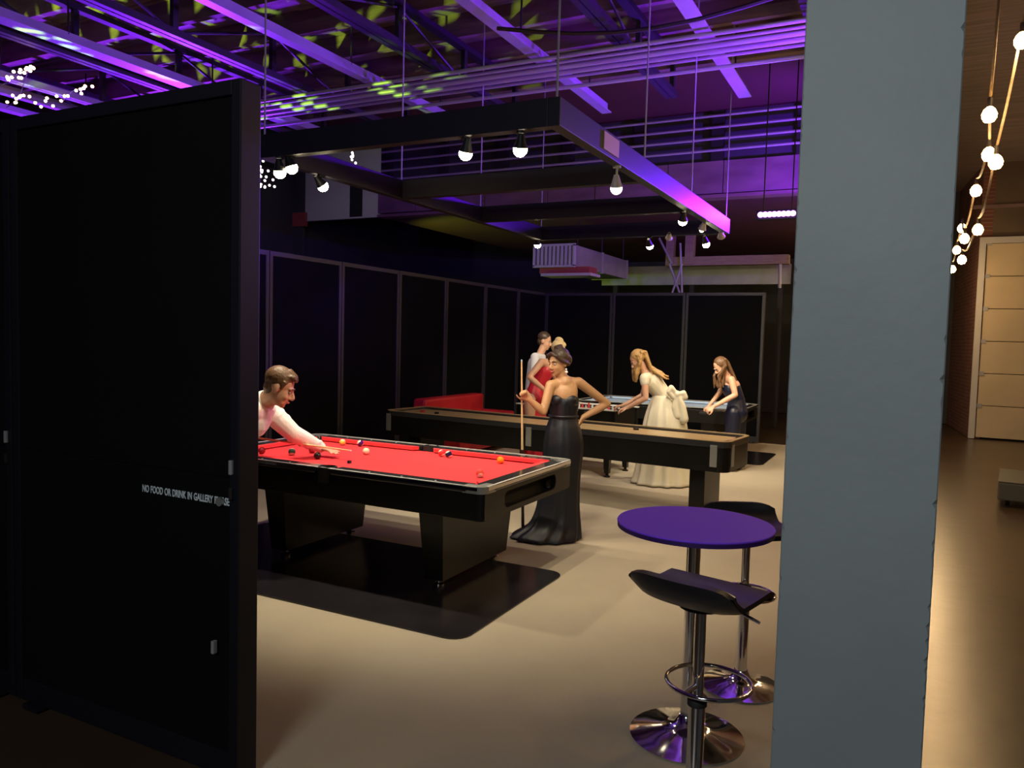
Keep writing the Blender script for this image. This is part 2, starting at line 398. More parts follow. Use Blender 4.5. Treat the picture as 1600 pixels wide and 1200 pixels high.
g = MB().span((DX0 - .02, 13.19, DZ0 - .02), (DX1 + .02, 13.25, DZ0 + .02)).span((DX0 - .02, 13.19, DZ1 - .02), (DX1 + .02, 13.25, DZ1 + .02)).span((DX0 - .02, 13.19, DZ0), (DX0 + .02, 13.25, DZ1)).span((DX1 - .02, 13.19, DZ0), (DX1 + .02, 13.25, DZ1)).build('grille_frame', 'white_paint', dk, True)
for k in range(9):
    x = DX0 + (k + 1) * (DX1 - DX0) / 10
    MB().span((x - .02, 13.2, DZ0), (x + .02, 13.24, DZ1)).build('slat', 'white_paint', dk, True)
MB().span((DX0 + .1, 13.3, DZ0 - .17), (DX1 + .3, 13.8, DZ0 - .12)).build('lower_tray', 'white_paint', dk, True)
MB().span((DX0 + .05, 13.35, DZ0 - .12), (DX1 + .25, 13.75, DZ0)).build('support', 'red_strip', dk, True)
Yt = 15.2
p, q = onY(1040, 402, Yt), onY(1232, 412, Yt)
o = MB().span((p.x, Yt, q.z), (q.x, Yt + .2, p.z)).build('timber_beam', 'timber'); tag(o, 'weathered timber beam above the back partition by the pillar', 'beam')
for x0, x1, y0, y1, lab in ((1072, 1083, 360, 412, 'lit timber post above the timber beam'), (1042, 1052, 368, 412, 'dark timber post left of the lit one above the back partition')):
    p, q = onY(x0, y0, Yt), onY(x1, y1, Yt)
    tag(MB().span((p.x, Yt - .03, q.z - .02), (q.x, Yt + .14, 3.97)).build('timber_post', 'timber'), lab, 'post', 'timber posts')
sc = thing('scissor_brace', 'crossed steel brace standing behind the back partition', 'brace', onY(1060, 450, Yt))
for x0, y0, x1, y1 in ((1046, 412, 1066, 470), (1066, 412, 1046, 470), (1063, 380, 1066, 470), (1030, 372, 1050, 412)):
    MB().cyl(onY(x0, y0, Yt - .10), onY(x1, y1, Yt - .10), .022, n=6).build('brace_bar', 'steel_light', sc, True)
p, q = onY(940, 446, 17), onY(1236, 412, 17)
o = MB().span((p.x, 17, p.z), (q.x, 17.1, q.z)).build('rear_fascia', 'galvanised')
for x in (p.x + .3, (p.x + q.x) / 2, q.x - .2): MB().span((x - .05, 17.1, 0), (x + .05, 17.2, q.z)).build('support_post', 'steel_dark', o)
tag(o, 'long grey fascia panel low behind the back partition top', 'panel')
o = MB().cyl(onY(1219, 411, 15.27), onY(1218, 450, 15.27), .03, n=8).build('drop_pipe', 'pipe_paint'); tag(o, 'short pale pipe hanging below the timber beam end', 'pipe')

# ================================================================== THINGS
# ---- movable gallery partitions (panels 2.67 m high)
HP = 2.67
def make_panel(W, label, loc, rz, fm='panel_frame'):
    t = thing('partition_panel', label, 'partition', loc, rz, 'black movable gallery partitions')
    MB().span((.05, -.035, .06), (W - .05, .035, HP - .05)).build('panel_face', 'black_panel', t)
    for x0 in (0, W - .055): MB().span((x0 + .004, -.05, .02), (x0 + .051, .05, HP), .004).build('stile', fm, t)
    MB().span((.05, -.05, HP - .055), (W - .05, .05, HP), .004).build('top_rail', fm, t)
    MB().span((.05, -.045, .02), (W - .05, .045, .12), .004).build('bottom_rail', fm, t)
    for x0 in (.15, W - .15): MB().box((x0, 0, .012), (.1, .16, .024), .004).build('foot', fm, t)
    return t
# left wall: panels along depth at X=-6.55
names = ['nearest', 'second nearest', 'third', 'fourth', 'fifth', 'sixth', 'seventh']
P0 = make_panel(1.262, 'black partition panel of the left row, hidden behind the leaning man', (-6.55, 5.36, 0), R(90))
for k in range(1, 7):
    dup(P0, (-6.55, 5.36 + 1.265 * k, 0), R(90), ['', 'black partition panel behind the leaning man, its top rail edged violet', 'black partition panel behind the far corner of the red pool table', 'black partition panel at the left end of the shuffleboard table', 'black partition panel behind the red sofa back', 'black partition panel of the left row beyond the red sofa', 'last black partition panel of the left row, at the far corner'][k])
PB = make_panel(1.405, 'black back partition panel behind the woman in black', (-6.5, 14.2, 0), 0)
dup(PB, (-5.09, 14.2, 0), 0, 'black back partition panel behind the bride')
dup(PB, (-3.68, 14.2, 0), 0, 'black back partition panel at the right end, behind the woman in navy')
# near row
PN = make_panel(1.42, 'large near black partition panel lettered in white', (-3.625, 2.15, 0), 0, 'black_frame')
PN2 = make_panel(1.42, 'near black partition panel cut by the left frame edge', (-5.05, 2.15, 0), 0, 'black_frame')
PN['group'] = PN2['group'] = 'near black partitions'
for P in (PN, PN2):
    for zc in (1.19, ):
        MB().span((1.375, -.062, zc + .02), (1.392, -.05, zc + .075), .003).build('latch', 'steel_light', P)
        MB().span((1.375, -.062, zc - .075), (1.392, -.05, zc - .03), .003).build('latch', 'steel_dark', P)
    MB().span((.05, -.042, 1.195), (1.37, -.036, 1.199)).build('seam', 'black_panel', P)
    MB().span((.05, -.042, .56), (1.37, -.036, .564)).build('seam', 'black_panel', P)
MB().span((1.295, -.07, .508), (1.31, -.05, .558), .003).build('lower_latch', 'steel_light', PN)
fc = bpy.data.curves.new('lettering', 'FONT'); fc.body = 'NO FOOD OR DRINK IN GALLERY PLEASE'; fc.size = .034; fc.space_word = 1.25; fc.extrude = .0008; fc.offset = .0009
to = bpy.data.objects.new('lettering_curve', fc); col.objects.link(to)
dg = bpy.context.evaluated_depsgraph_get(); me = bpy.data.meshes.new_from_object(to.evaluated_get(dg)); bpy.data.objects.remove(to)
xs = [v.co.x for v in me.vertices]; wx = max(xs) - min(xs); ys = [v.co.y for v in me.vertices]; hy = max(ys) - min(ys)
for v in me.vertices:
    c = v.co; v.co = (.868 + (c.x - min(xs)) * .490 / wx, -.037 - .002 - c.z, 1.086 + c.y * .030 / hy)
lt = mobj('lettering', me, 'text_white', PN); lt['label'] = 'white condensed capitals reading NO FOOD OR DRINK IN GALLERY PLEASE'
MB().cyl((1.315, -.036, 1.098), (1.315, -.052, 1.098), .017, n=16).build('lock_knob', 'brushed', PN)

# ---- pool tables
def make_pool(label, loc, rz, felt, mw):
    L, W = 2.60, 1.44
    t = thing('pool_table', label, 'pool table', loc, rz)
    hx, hy = L / 2, W / 2
    MB().prism(rrect(-hx + .12, hx - .12, -hy + .12, hy - .12, .01), .70, .765).build('bed', felt, t)
    # cabinet sides
    for sy in (-1, 1): MB().span((-hx + .05, sy * (hy - .03) - .02, .585), (hx - .05, sy * (hy - .03) + .02, .765), .006).build('apron_side', 'black_lacquer', t)
    for sx in (-1, 1):
        outer = [(-hy + .03, .585), (hy - .03, .585), (hy - .03, .765), (-hy + .03, .765)]
        inn = rrect(-.42, .42, .622, .735, .05, 5)
        # end panel with a real recessed ball-return slot: ring between rectangle and slot
        pts_o = []
        for (a, b) in inn:
            # map slot point out to the rectangle along both axes
            k = max(abs(a) / .42, abs(b - .6785) / .0565)
            pts_o.append((a / k * (hy - .03) / .42, .675 + (b - .6785) / k * .09 / .0565))
        X0, X1 = sx * (hx - .05), sx * (hx - .01)
        mm = MB(); n = len(inn)
        ringv = [[Vector((X0, p[0], p[1])) for p in pts_o], [Vector((X1, p[0], p[1])) for p in pts_o], [Vector((X1, p[0], p[1])) for p in inn], [Vector((X0, p[0], p[1])) for p in inn]]
        mm.loft(ringv, caps=False); mm.loft([ringv[3], ringv[0]], caps=False)
        e = mm.build('apron_end', 'black_lacquer', t)
        MB().span((sx * (hx - .10), -.45, .60), (sx * (hx - .12), .45, .75)).build('slot_back', 'black_matte', e)
        MB().span((sx * (hx - .12), -.45, .60), (sx * (hx - .05), .45, .612)).build('slot_floor', 'black_matte', e)
    for sx in (-1, 1):
        for sy in (-1, 1): MB().cyl((sx * (hx - .06), sy * (hy - .06), .585), (sx * (hx - .06), sy * (hy - .06), .765), .05, n=14).build('corner_post', 'black_lacquer', t, smooth=50)
    MB().span((-hx + .08, -hy + .06, .60), (hx - .13, hy - .06, .70)).build('frame_box', 'black_matte', t)
    # rails: long in two pieces, short in one
    rw = .125
    for sy in (-1, 1):
        for sx in (-1, 1):
            MB().span((sx * .07, sy * (hy - rw), .765), (sx * (hx - .13), sy * hy, .805), .006).build('rail', 'black_rail', t)
            x0, x1 = .075, hx - .15
            a = [(sx * (x0 + .0), sy * (hy - rw)), (sx * x1, sy * (hy - rw)), (sx * (x1 - .05), sy * (hy - rw - .05)), (sx * (x0 + .03), sy * (hy - rw - .05))]
            MB().prism(a, .775, .803).build('cushion', felt, t)
            for k in (1, 2, 3): MB().cyl((sx * (.09 + k * .27), sy * (hy - .06), .8045), (sx * (.09 + k * .27), sy * (hy - .06), .8062), .007, n=8).build('sight', 'text_white', t)
    for sx in (-1, 1):
        MB().span((sx * (hx - rw), -hy + .13, .765), (sx * hx, hy - .13, .805), .006).build('rail', 'black_rail', t)
        a = [(sx * (hx - rw), -hy + .16), (sx * (hx - rw), hy - .16), (sx * (hx - rw - .05), hy - .21), (sx * (hx - rw - .05), -hy + .21)]
        MB().prism(a, .775, .803).build('cushion', felt, t)
        for sy in (-1, 1):
            cx, cy = sx * (hx - .10), sy * (hy - .10)
            # corner casting, L shaped and rounded outside
            poly = [(hx - .16, hy), (hx - .06, hy)] + [(hx - .06 + .06 * math.sin(R(a)), hy - .06 + .06 * math.cos(R(a))) for a in (20, 45, 70)] + [(hx, hy - .06), (hx, hy - .16), (hx - .075, hy - .16), (hx - .085, hy - .085), (hx - .16, hy - .075)]
            MB().prism([(sx * px, sy * py) for px, py in poly], .762, .808).build('corner_cap', 'brushed', t)
            MB().lathe([(.072, .70), (.075, .785), (.066, .785), (.063, .705)], 18, (cx, cy, 0)).build('pocket', 'black_matte', t, smooth=50)
    for sy in (-1, 1):
        MB().lathe([(.066, .70), (.068, .809), (.056, .811), (.052, .705)], 18, (0, sy * (hy - .055), 0)).build('pocket', 'black_matte', t, smooth=50)
        MB().span((-hx + .05, sy * hy - .003 * sy, .782), (hx - .05, sy * hy + .004 * sy, .803)).build('trim_strip', 'chrome', t)
    for sx in (-1, 1): MB().span((sx * hx - .003 * sx, -hy + .05, .782), (sx * hx + .004 * sx, hy - .05, .803)).build('trim_strip', 'chrome', t)
    for sy in (-1, 1): MB().span((-hx + .06, sy * (hy - .020), .8052), (hx - .06, sy * (hy - .002), .8085)).build('edge_trim', 'trim_silver', t)
    for sx in (-1, 1): MB().span((sx * (hx - .018), -hy + .06, .8052), (sx * (hx - .002), hy - .06, .8085)).build('edge_trim', 'trim_silver', t)
    # pedestal legs
    for xc in (-.64, .78):
        lg = MB()
        z0, z1 = .07, .60
        b0, b1, c0, c1 = .075, .10, .47, .53
        lg.add([(xc - b0, -c0, z0), (xc + b0, -c0, z0), (xc + b0, c0, z0), (xc - b0, c0, z0), (xc - b1, -c1, z1), (xc + b1, -c1, z1), (xc + b1, c1, z1), (xc - b1, c1, z1)],
               [(0, 1, 2, 3), (4, 5, 6, 7), (0, 1, 5, 4), (1, 2, 6, 5), (2, 3, 7, 6), (3, 0, 4, 7)])
        lo = lg.build('leg', 'black_lacquer', t)
        for sy in (-1, 1): MB().lathe([(.038, .012), (.04, .03), (.018, .035), (.018, .075)], 16, (xc, sy * .40, 0)).build('leveler', 'chrome', lo, smooth=40)
    return t
make_pool('black pool table with red felt in the foreground', (-3.62, 4.93, 0), 0, 'felt_red', 0)
make_pool('black pool table with pale blue felt behind the bride', (-3.38, 12.05, 0), 0, 'felt_blue', 0)
tag(MB().prism(rrect(-5.15, -2.2, 3.76, 5.28, .12), .001, .010).build('floor_mat', 'mat_rubber'), 'glossy black mat under the red pool table', 'mat', 'black table mats')
tag(MB().prism(rrect(-4.9, -1.80, 11.6, 13.0, .12), .001, .010).build('floor_mat', 'mat_rubber'), 'black mat under the blue pool table', 'mat', 'black table mats')
# balls
def ball_mat(n, c, stripe=False):
    m = pm('ball_' + n, c if not stripe else (.75, .68, .55), .12)
    if stripe:
        N = m.node_tree.nodes; L = m.node_tree.links
        tc = N.new('ShaderNodeTexCoord'); sx = N.new('ShaderNodeSeparateXYZ'); ab = N.new('ShaderNodeMath'); ab.operation = 'ABSOLUTE'
        lt_ = N.new('ShaderNodeMath'); lt_.operation = 'LESS_THAN'; lt_.inputs[1].default_value = .017
        mx = N.new('ShaderNodeMix'); mx.data_type = 'RGBA'; mx.inputs[6].default_value = (.75, .68, .55, 1); mx.inputs[7].default_value = (*c, 1)
        L.new(tc.outputs['Object'], sx.inputs[0]); L.new(sx.outputs[2], ab.inputs[0]); L.new(ab.outputs[0], lt_.inputs[0]); L.new(lt_.outputs[0], mx.inputs[0])
        L.new(mx.outputs[2], N['Principled BSDF'].inputs['Base Color'])
    return m
balls = [(409, 704, 'dark_red', (.2, .01, .015), 0, 'dark red ball near the left end of the red felt'), (456, 706, 'black_green', (.02, .05, .03), 1, 'dark green striped ball left of the bridging hand'),
         (488, 703, 'maroon', (.25, .01, .02), 0, 'maroon ball just behind the black ball by the hand'), (496, 712, 'black', (.008, .008, .008), 0, 'black ball beside the bridging wrist'),
         (535, 691, 'pale_yellow', (.8, .5, .08), 1, 'yellow striped ball beyond the bridging hand'), (563, 692.5, 'purple', (.06, .01, .12), 1, 'purple striped ball near the far cushion'),
         (572, 705, 'cue_white', (.8, .7, .5), 0, 'cream cue ball right of the bridging hand'), (690, 708, 'red', (.7, .03, .03), 1, 'red striped ball beside the far side pocket'),
         (701, 710, 'navy', (.01, .015, .06), 1, 'navy ball touching the red striped one near the side pocket'), (782, 719, 'orange', (.9, .28, .02), 0, 'bright orange ball near the right end of the red felt'),
         (750, 740, 'red_low', (.62, .05, .03), 1, 'red and cream striped ball nearest the corner of the red table')]
bmesh_ball = None
for x, y, n, c, st, lab in balls:
    p = fl(x, y, .765 + .0286)
    o = MB().sph((0, 0, 0), .0286, 20, 14).build('pool_ball', ball_mat(n, c, st), smooth=180)
    o.location = p; o.rotation_euler = (random.uniform(-.7, .7), random.uniform(-.7, .7), 0)
    tag(o, lab, 'ball', 'balls on the red pool table')
o = MB().box((0, 0, 0), (.024, .024, .022), .002).build('chalk_cube', ball_mat('chalk', (.03, .03, .05))); o.location = fl(546, 722, .817); tag(o, 'small dark chalk cube on the near rail of the red table', 'chalk')

# ---- shuffleboard table
SB0, SB1 = Vector((-5.85, 7.97, 0)), Vector((-1.50, 7.56, 0))
ang = math.atan2(SB1.y - SB0.y, SB1.x - SB0.x); LS = (SB1 - SB0).length
sb = thing('shuffleboard_table', 'long black shuffleboard table with a pale wooden playing board', 'shuffleboard', SB0, ang)
WS = .78
def sbp(n, a, b, mat, bev=0): return MB().span(a, b, bev).build(n, mat, sb)
MB().prism(rrect(0, LS, 0, WS, .10, 6), .50, .765).build('cabinet', 'black_lacquer', sb)
ro, ri = rrect(-.01, LS + .01, -.01, WS + .01, .11, 6), rrect(.07, LS - .07, .07, WS - .07, .08, 6)
m = MB(); m.loft([[Vector((*p, .74)) for p in ro], [Vector((*p, .80)) for p in ro], [Vector((*p, .80)) for p in ri], [Vector((*p, .74)) for p in ri]], caps=False); m.build('rim', 'black_rail', sb)
MB().prism(rrect(.10, LS - .10, .12, WS - .12, .03), .76, .783).build('playing_board', 'wood_board', sb)
m = MB(); m.loft([[Vector((*p, .801)) for p in ro], [Vector((*p, .806)) for p in ro], [Vector((*p, .806)) for p in rrect(.03, LS - .03, .03, WS - .03, .09, 6)], [Vector((*p, .801)) for p in rrect(.03, LS - .03, .03, WS - .03, .09, 6)]], caps=False); m.build('rim_cap', 'wood_board', sb)
for x in (.03, LS / 2 - .09, LS - .17): sbp('bracket', (x, -.014, .55), (x + .07, .0, .765), 'brushed', .003)
sbp('bracket', (LS, .12, .55), (LS + .012, .19, .765), 'brushed', .003)
for x in (.30, LS - .42):
    lg = sbp('leg', (x, .14, .03), (x + .16, WS - .14, .51), 'black_lacquer', .006)
    MB().span((x - .03, .10, 0), (x + .19, WS - .10, .035), .006).build('foot', 'black_lacquer', lg)
for i, (xx, yy, c, lab) in enumerate(((.36, .30, 'red_leather', 'red shuffleboard puck near the left end'), (.62, .26, 'black_lacquer', 'dark shuffleboard puck second from the left end'), (3.2, .5, 'steel_dark', 'dark shuffleboard puck in front of the bride'))):
    o = MB().lathe([(.028, 0), (.030, .004), (.030, .016), (.022, .022), (.006, .023)], 18).build('shuffleboard_puck', c, smooth=40)
    o.location = Matrix.Translation(SB0) @ Matrix.Rotation(ang, 4, 'Z') @ Vector((xx, yy, .783)); tag(o, lab, 'puck', 'pucks on the shuffleboard')

# ---- foosball table by the bride
fb = thing('foosball_table', 'dark foosball table with chrome rods left of the bride', 'foosball table', (-3.95, 9.72, 0), R(-4))
def fbp(n, a, b, mat, bev=.004): return MB().span(a, b, bev).build(n, mat, fb)
fbp('playfield', (-.62, -.34, .72), (.62, .34, .77), 'foos_field')
for sy in (-1, 1): fbp('side_wall', (-.72, sy * .37 - .025, .58), (.72, sy * .37 + .025, .86), 'black_lacquer')
for sx in (-1, 1): fbp('end_wall', (sx * .67 - .03, -.345, .58), (sx * .67 + .03, .345, .87), 'black_lacquer')
for sy in (-1, 1): fbp('top_rail', (-.73, sy * .37 - .04, .86), (.73, sy * .37 + .04, .875), 'trim_silver')
for i in range(8):
    x = -.52 + i * 1.04 / 7
    rd = MB().cyl((x, -.50, .84), (x, .50, .84), .008, n=8).build('rod', 'chrome', fb, smooth=60)
    s_ = 1 if i % 2 else -1
    MB().cyl((x, s_ * .47, .84), (x, s_ * .57, .84), .015, n=10).build('grip', 'vinyl_black', rd)
    for k in range(3):
        yy = (k - 1) * .2
        MB().box((x, yy, .845), (.022, .03, .06), .004).box((x, yy, .795), (.014, .022, .05), .002).sph((x, yy, .885), .013, 8, 6).build('player', 'white_paint' if i % 2 else 'red_leather', rd)
for sx in (-1, 1):
    for sy in (-1, 1):
        lg = MB().box((sx * .60, sy * .30, .32), (.11, .11, .54), .004, taper=(.6, .6)).build('leg', 'black_lacquer', fb)
        MB().lathe([(.04, 0), (.042, .012), (.02, .02), (.018, .06)], 14, (sx * .60, sy * .30, 0)).build('foot', 'black_matte', lg, smooth=40)

# ---- red sofas by the left partition row
def sofa(label, loc, rz, L, hb):
    t = thing('sofa', label, 'sofa', loc, rz, 'red leather sofas')
    MB().span((0, 0, .08), (L, .80, .28), .02).build('base', 'red_leather', t)
    n = max(1, round(L / .8)); w_ = (L - .3) / n
    for k in range(n):
        MB().span((.15 + k * w_ + .005, .02, .28), (.15 + (k + 1) * w_ - .005, .62, .44), .04).build('seat_cushion', 'red_leather', t)
    MB().span((0, .60, .25), (L, .82, hb), .04).build('backrest', 'red_leather', t)
    for x in (0, L - .15): MB().span((x, .02, .25), (x + .15, .70, .58), .04).build('armrest', 'red_leather', t)
    for x in (.08, L - .08):
        for y in (.08, .74): MB().cyl((x, y, 0), (x, y, .09), .025, n=10).build('foot', 'chrome', t)
    return t
sofa('red leather sofa with a high back beyond the left end of the shuffleboard', (-5.62, 9.45, 0), R(90), 1.75, .83)
t = thing('ottoman', 'low red leather ottoman between the sofa and the woman in red', 'ottoman', (-5.35, 11.75, 0), 0)
MB().span((-.45, -.4, .06), (.45, .4, .30), .02).build('base', 'red_leather', t); MB().span((-.46, -.41, .30), (.46, .41, .45), .05).build('cushion', 'red_leather', t)
for sx in (-1, 1):
    for sy in (-1, 1): MB().cyl((sx * .38, sy * .33, 0), (sx * .38, sy * .33, .07), .025, n=10).build('foot', 'chrome', t)

# ---- bar table and stools
bt = thing('bar_table', 'round violet topped bar table on a chrome pedestal', 'table', (-.795, 3.363, 0))
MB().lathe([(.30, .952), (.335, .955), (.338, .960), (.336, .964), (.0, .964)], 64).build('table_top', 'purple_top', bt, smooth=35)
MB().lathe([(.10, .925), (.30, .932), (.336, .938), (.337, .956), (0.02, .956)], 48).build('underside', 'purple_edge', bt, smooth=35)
MB().lathe([(.0, 0), (.248, .004), (.250, .010), (.20, .022), (.11, .040), (.055, .062), (.034, .10), (.0, .10)], 64).build('base', 'chrome', bt, smooth=50)
MB().cyl((0, 0, .06), (0, 0, .93), .030, n=24).build('column', 'chrome', bt, smooth=50)
MB().cyl((0, 0, .89), (0, 0, .93), .05, n=24).build('collar', 'black_matte', bt, smooth=50)
def make_stool(label, loc, rz, lift=0):
    t = thing('bar_stool', label, 'bar stool', loc, rz, 'black swivel bar stools')
    MB().lathe([(.0, 0), (.198, .004), (.200, .010), (.16, .020), (.09, .036), (.05, .055), (.034, .09), (.0, .09)], 64).build('base', 'chrome', t, smooth=50)
    MB().cyl((0, 0, .05), (0, 0, .52), .029, n=24).build('column', 'chrome', t, smooth=50)
    MB().cyl((0, 0, .52), (0, 0, .83 + lift), .020, n=20).build('gas_lift', 'chrome', t, smooth=50)
    MB().lathe([(.034, .50), (.034, .53), (.022, .54)], 20).build('collar', 'black_matte', t, smooth=50)
    # D-shaped foot ring, front is +Y
    zr = .535 + lift
    MB().tube([(.145 * math.cos(R(a)) + .015, .05 + .145 * math.sin(R(a)), zr) for a in range(0, 360, 12)], .008, 8, closed=True).tube([(0, -.02, zr), (0, -.095, zr)], .010, 8).build('footrest', 'chrome', t, smooth=60)
    MB().cyl((0, 0, .81 + lift), (0, 0, .84 + lift), .075, n=20).build('seat_plate', 'black_matte', t)
    MB().tube([(.06, 0, .82 + lift), (.13, .03, .815 + lift), (.19, .05, .79 + lift)], .006, 6).build('lever', 'chrome', t, smooth=60)
    # seat shell: profile from front lip over pan up into low back, swept across the width with a curved plan
    prof = [(y_, z_ + lift) for y_, z_ in ((.19, .835), (.185, .858), (.15, .872), (.05, .868), (-.06, .866), (-.12, .874), (-.155, .898), (-.170, .925), (-.175, .948))]
    top, bot = [], []
    nx = 15
    rows = []
    for i in range(nx):
        u = -1 + 2 * i / (nx - 1)
        hw = .19
        up_ = []; lo = []
        for j, (y, z) in enumerate(prof):
            fade = 1 - .30 * (abs(u) ** 4) * (1 if j in (0, 1, 8) else .3)
            zz = z + .006 * u * u * (1 if z - lift < .9 else .2) - (.025 * abs(u) ** 6 if j == 8 else 0)
            yy = y * (1 if y > 0 else 1) + (.022 * u * u if y < -.1 else -.02 * u * u)
            up_.append(Vector((u * hw * (1 - .04 * (j == 0)), yy, zz)))
        th = .034 * (1 - .45 * abs(u) ** 6)
        for j, p in enumerate(up_):
            a = up_[max(0, j - 1)]; b = up_[min(len(up_) - 1, j + 1)]
            tg = (b - a).normalized(); nn = Vector((0, tg.z, -tg.y))
            if nn.z > 0 and j < 6: nn = -nn
            if j >= 6: nn = Vector((0, -abs(nn.y), -abs(nn.z) * .3)).normalized()
            lo.append(p + nn * th)
        rows.append(up_ + lo[::-1])
    MB().loft(rows).build('seat', 'vinyl_black', t, smooth=50)
    return t
ST1 = make_stool('black bar stool in front of the violet table, its back to the viewer', fl(1080, 1318), R(-14), .035)
ST2 = make_stool('black bar stool behind the violet table with violet glints on its base', (-.68, 4.00, 0), R(208), -.03)
dup(ST2, (-.19, 3.62, 0), R(95), 'black bar stool mostly hidden by the grey pillar')

# ---- hanging frame with spotlights
FX0, FX1 = -4.30, -1.95
FYS = (4.32, 6.05, 7.55, 9.15)
fr = thing('hanging_light_frame', 'black ladder shaped light frame hung from the roof over the tables', 'light frame', (FX0, FYS[0], 3.0))
ZB, ZT = 3.02, 3.19
for X in (FX0, FX1): MB().span((X - .04, FYS[0] - .04, ZB), (X + .04, FYS[3] + .04, ZT), .004).build('side_beam', 'frame_black', fr, True)
for Y in FYS: MB().span((FX0 + .04, Y - .04, ZB), (FX1 - .04, Y + .04, ZT), .004).build('cross_beam', 'frame_black', fr, True)
for X in (FX0, FX1):
    for Y in FYS: MB().tube([(X, Y, ZT), (X, Y, 4.3), (X, Y, 5.42)], .007, 6).build('suspension_wire', 'steel_light', fr, True)
MB().span((FX1 + .038, 5.02, ZB + .03), (FX1 + .046, 5.32, ZT - .02)).build('name_plate', 'plate_tan', fr, True)
def spot(px, py, on, val, aim, lab, energy, em='lamp_white', stemmat='black_frame', r=.044, ang=95):
    p = onY(px, py, val) if on == 'Y' else onX(px, py, val)
    top = ZB
    q = Vector((p.x, p.y, top))
    t = thing('track_spotlight', lab, 'spotlight', q, 0, 'spotlights on the hanging frame')
    d = (Vector(aim) - p).normalized()
    MB().cyl(q, q - Vector((0, 0, .015)), .03, n=12).build('mount', stemmat, t, True)
    MB().cyl(q, p - d * .03, .009, n=8).build('stem', stemmat, t, True)
    MB().tube([p - d * .085, p - d * .03, p + d * .0], [.018, .034, .046], 16, caps=False).build('shade', stemmat, t, True, 50)
    MB().sph(p + d * .012, r, 14, 9).build('bulb', em, t, True, 180)
    if energy:
        l = lamp('spot_light', 'SPOT', p + d * .075, energy, WARM, aim, .03, ang, .6)
        l.parent = t; l.matrix_parent_inverse = ROOTM[t.name].inverted()
    return t
E0 = 95
spot(437, 267, 'Y', 4.30, (-4.3, 4.8, .8), 'glowing spotlight at the left end of the frame, left of a close pair', E0)
spot(455, 260, 'Y', 4.34, (-3.6, 5.0, .8), 'glowing spotlight at the left end of the frame, right of a close pair', E0)
spot(503, 289, 'X', -4.28, (-3.6, 7.0, .6), 'glowing spotlight hanging low on the left side beam', E0)
spot(728, 237, 'Y', 4.32, (-3.3, 4.9, .8), 'smaller glowing spotlight at the middle of the near beam', E0)
spot(813, 231, 'Y', 4.32, (-2.6, 4.9, .8), 'brightest spotlight near the right corner of the near beam', E0)
spot(963, 292, 'X', -1.95, (-2.2, 6.4, 0), 'pale spotlight on a long stem under the right side beam', 70, 'lamp_dim', 'steel_light')
spot(1067, 344, 'Y', 7.55, (-2.7, 9.2, .6), 'glowing spotlight under the far end of the right side beam', 150)
spot(1015, 383, 'Y', 9.15, (-2.8, 11.2, .5), 'small glowing spotlight on the far beam left of the timber post', E0)
spot(1103, 380, 'Y', 9.15, (-1.6, 10.2, 0), 'small glowing spotlight at the right end of the far beam', E0)
spot(840, 381, 'Y', 9.15, (-4.6, 10.4, .8), 'small glowing spotlight beside the duct grille', E0)
spot(1127, 370, 'Y', 9.0, (-2.2, 12.2, .8), 'dim spotlight turned away at the far right corner of the frame', 150, 'lamp_dim', 'steel_light', .026)
spot(1097, 358, 'Y', 8.4, (-3.0, 9.6, .8), 'dim spotlight hanging inside the far right corner of the frame', 60, 'lamp_dim', 'steel_light', .026)
spot(1045, 372, 'Y', 9.13, (-3.6, 12, .8), 'tiny dim spotlight above the crossed brace', 130, 'lamp_dim', 'steel_light', .022)

# ---- LED bar
p, q = onY(1185, 336, 9.9), onY(1243, 333, 9.9)
lb = thing('led_bar', 'glowing violet LED bar hung beside the grey pillar', 'LED bar', (p + q) / 2)
MB().span((p.x - .03, 9.91, p.z - .06), (q.x + .03, 9.99, p.z + .06), .006).build('housing', 'black_frame', lb, True)
for k in range(8):
    x = p.x + (k + .5) * (q.x - p.x) / 8
    MB().cyl((x, 9.91, p.z), (x, 9.885, p.z), .030, .034, n=14).build('lens', 'led_purple', lb, True, 40)
for x in (p.x + .05, q.x - .05): MB().cyl((x, 9.95, p.z + .05), (x, 9.95, 5.27), .008, n=6).build('hanger', 'steel_dark', lb, True)
l = lamp('led_bar_light', 'SPOT', ((p.x + q.x) / 2, 9.84, p.z), 1300, (.15, .006, 1), (-4.2, 6.4, 4.7), .06, 104, 1)
l.parent = lb; l.matrix_parent_inverse = ROOTM[lb.name].inverted()
l = lamp('led_bar_beam', 'SPOT', ((p.x + q.x) / 2, 9.84, p.z), 1100, (.12, .004, 1), (-2.0, 4.4, 3.3), .06, 34, 1)
l.parent = lb; l.matrix_parent_inverse = ROOTM[lb.name].inverted()

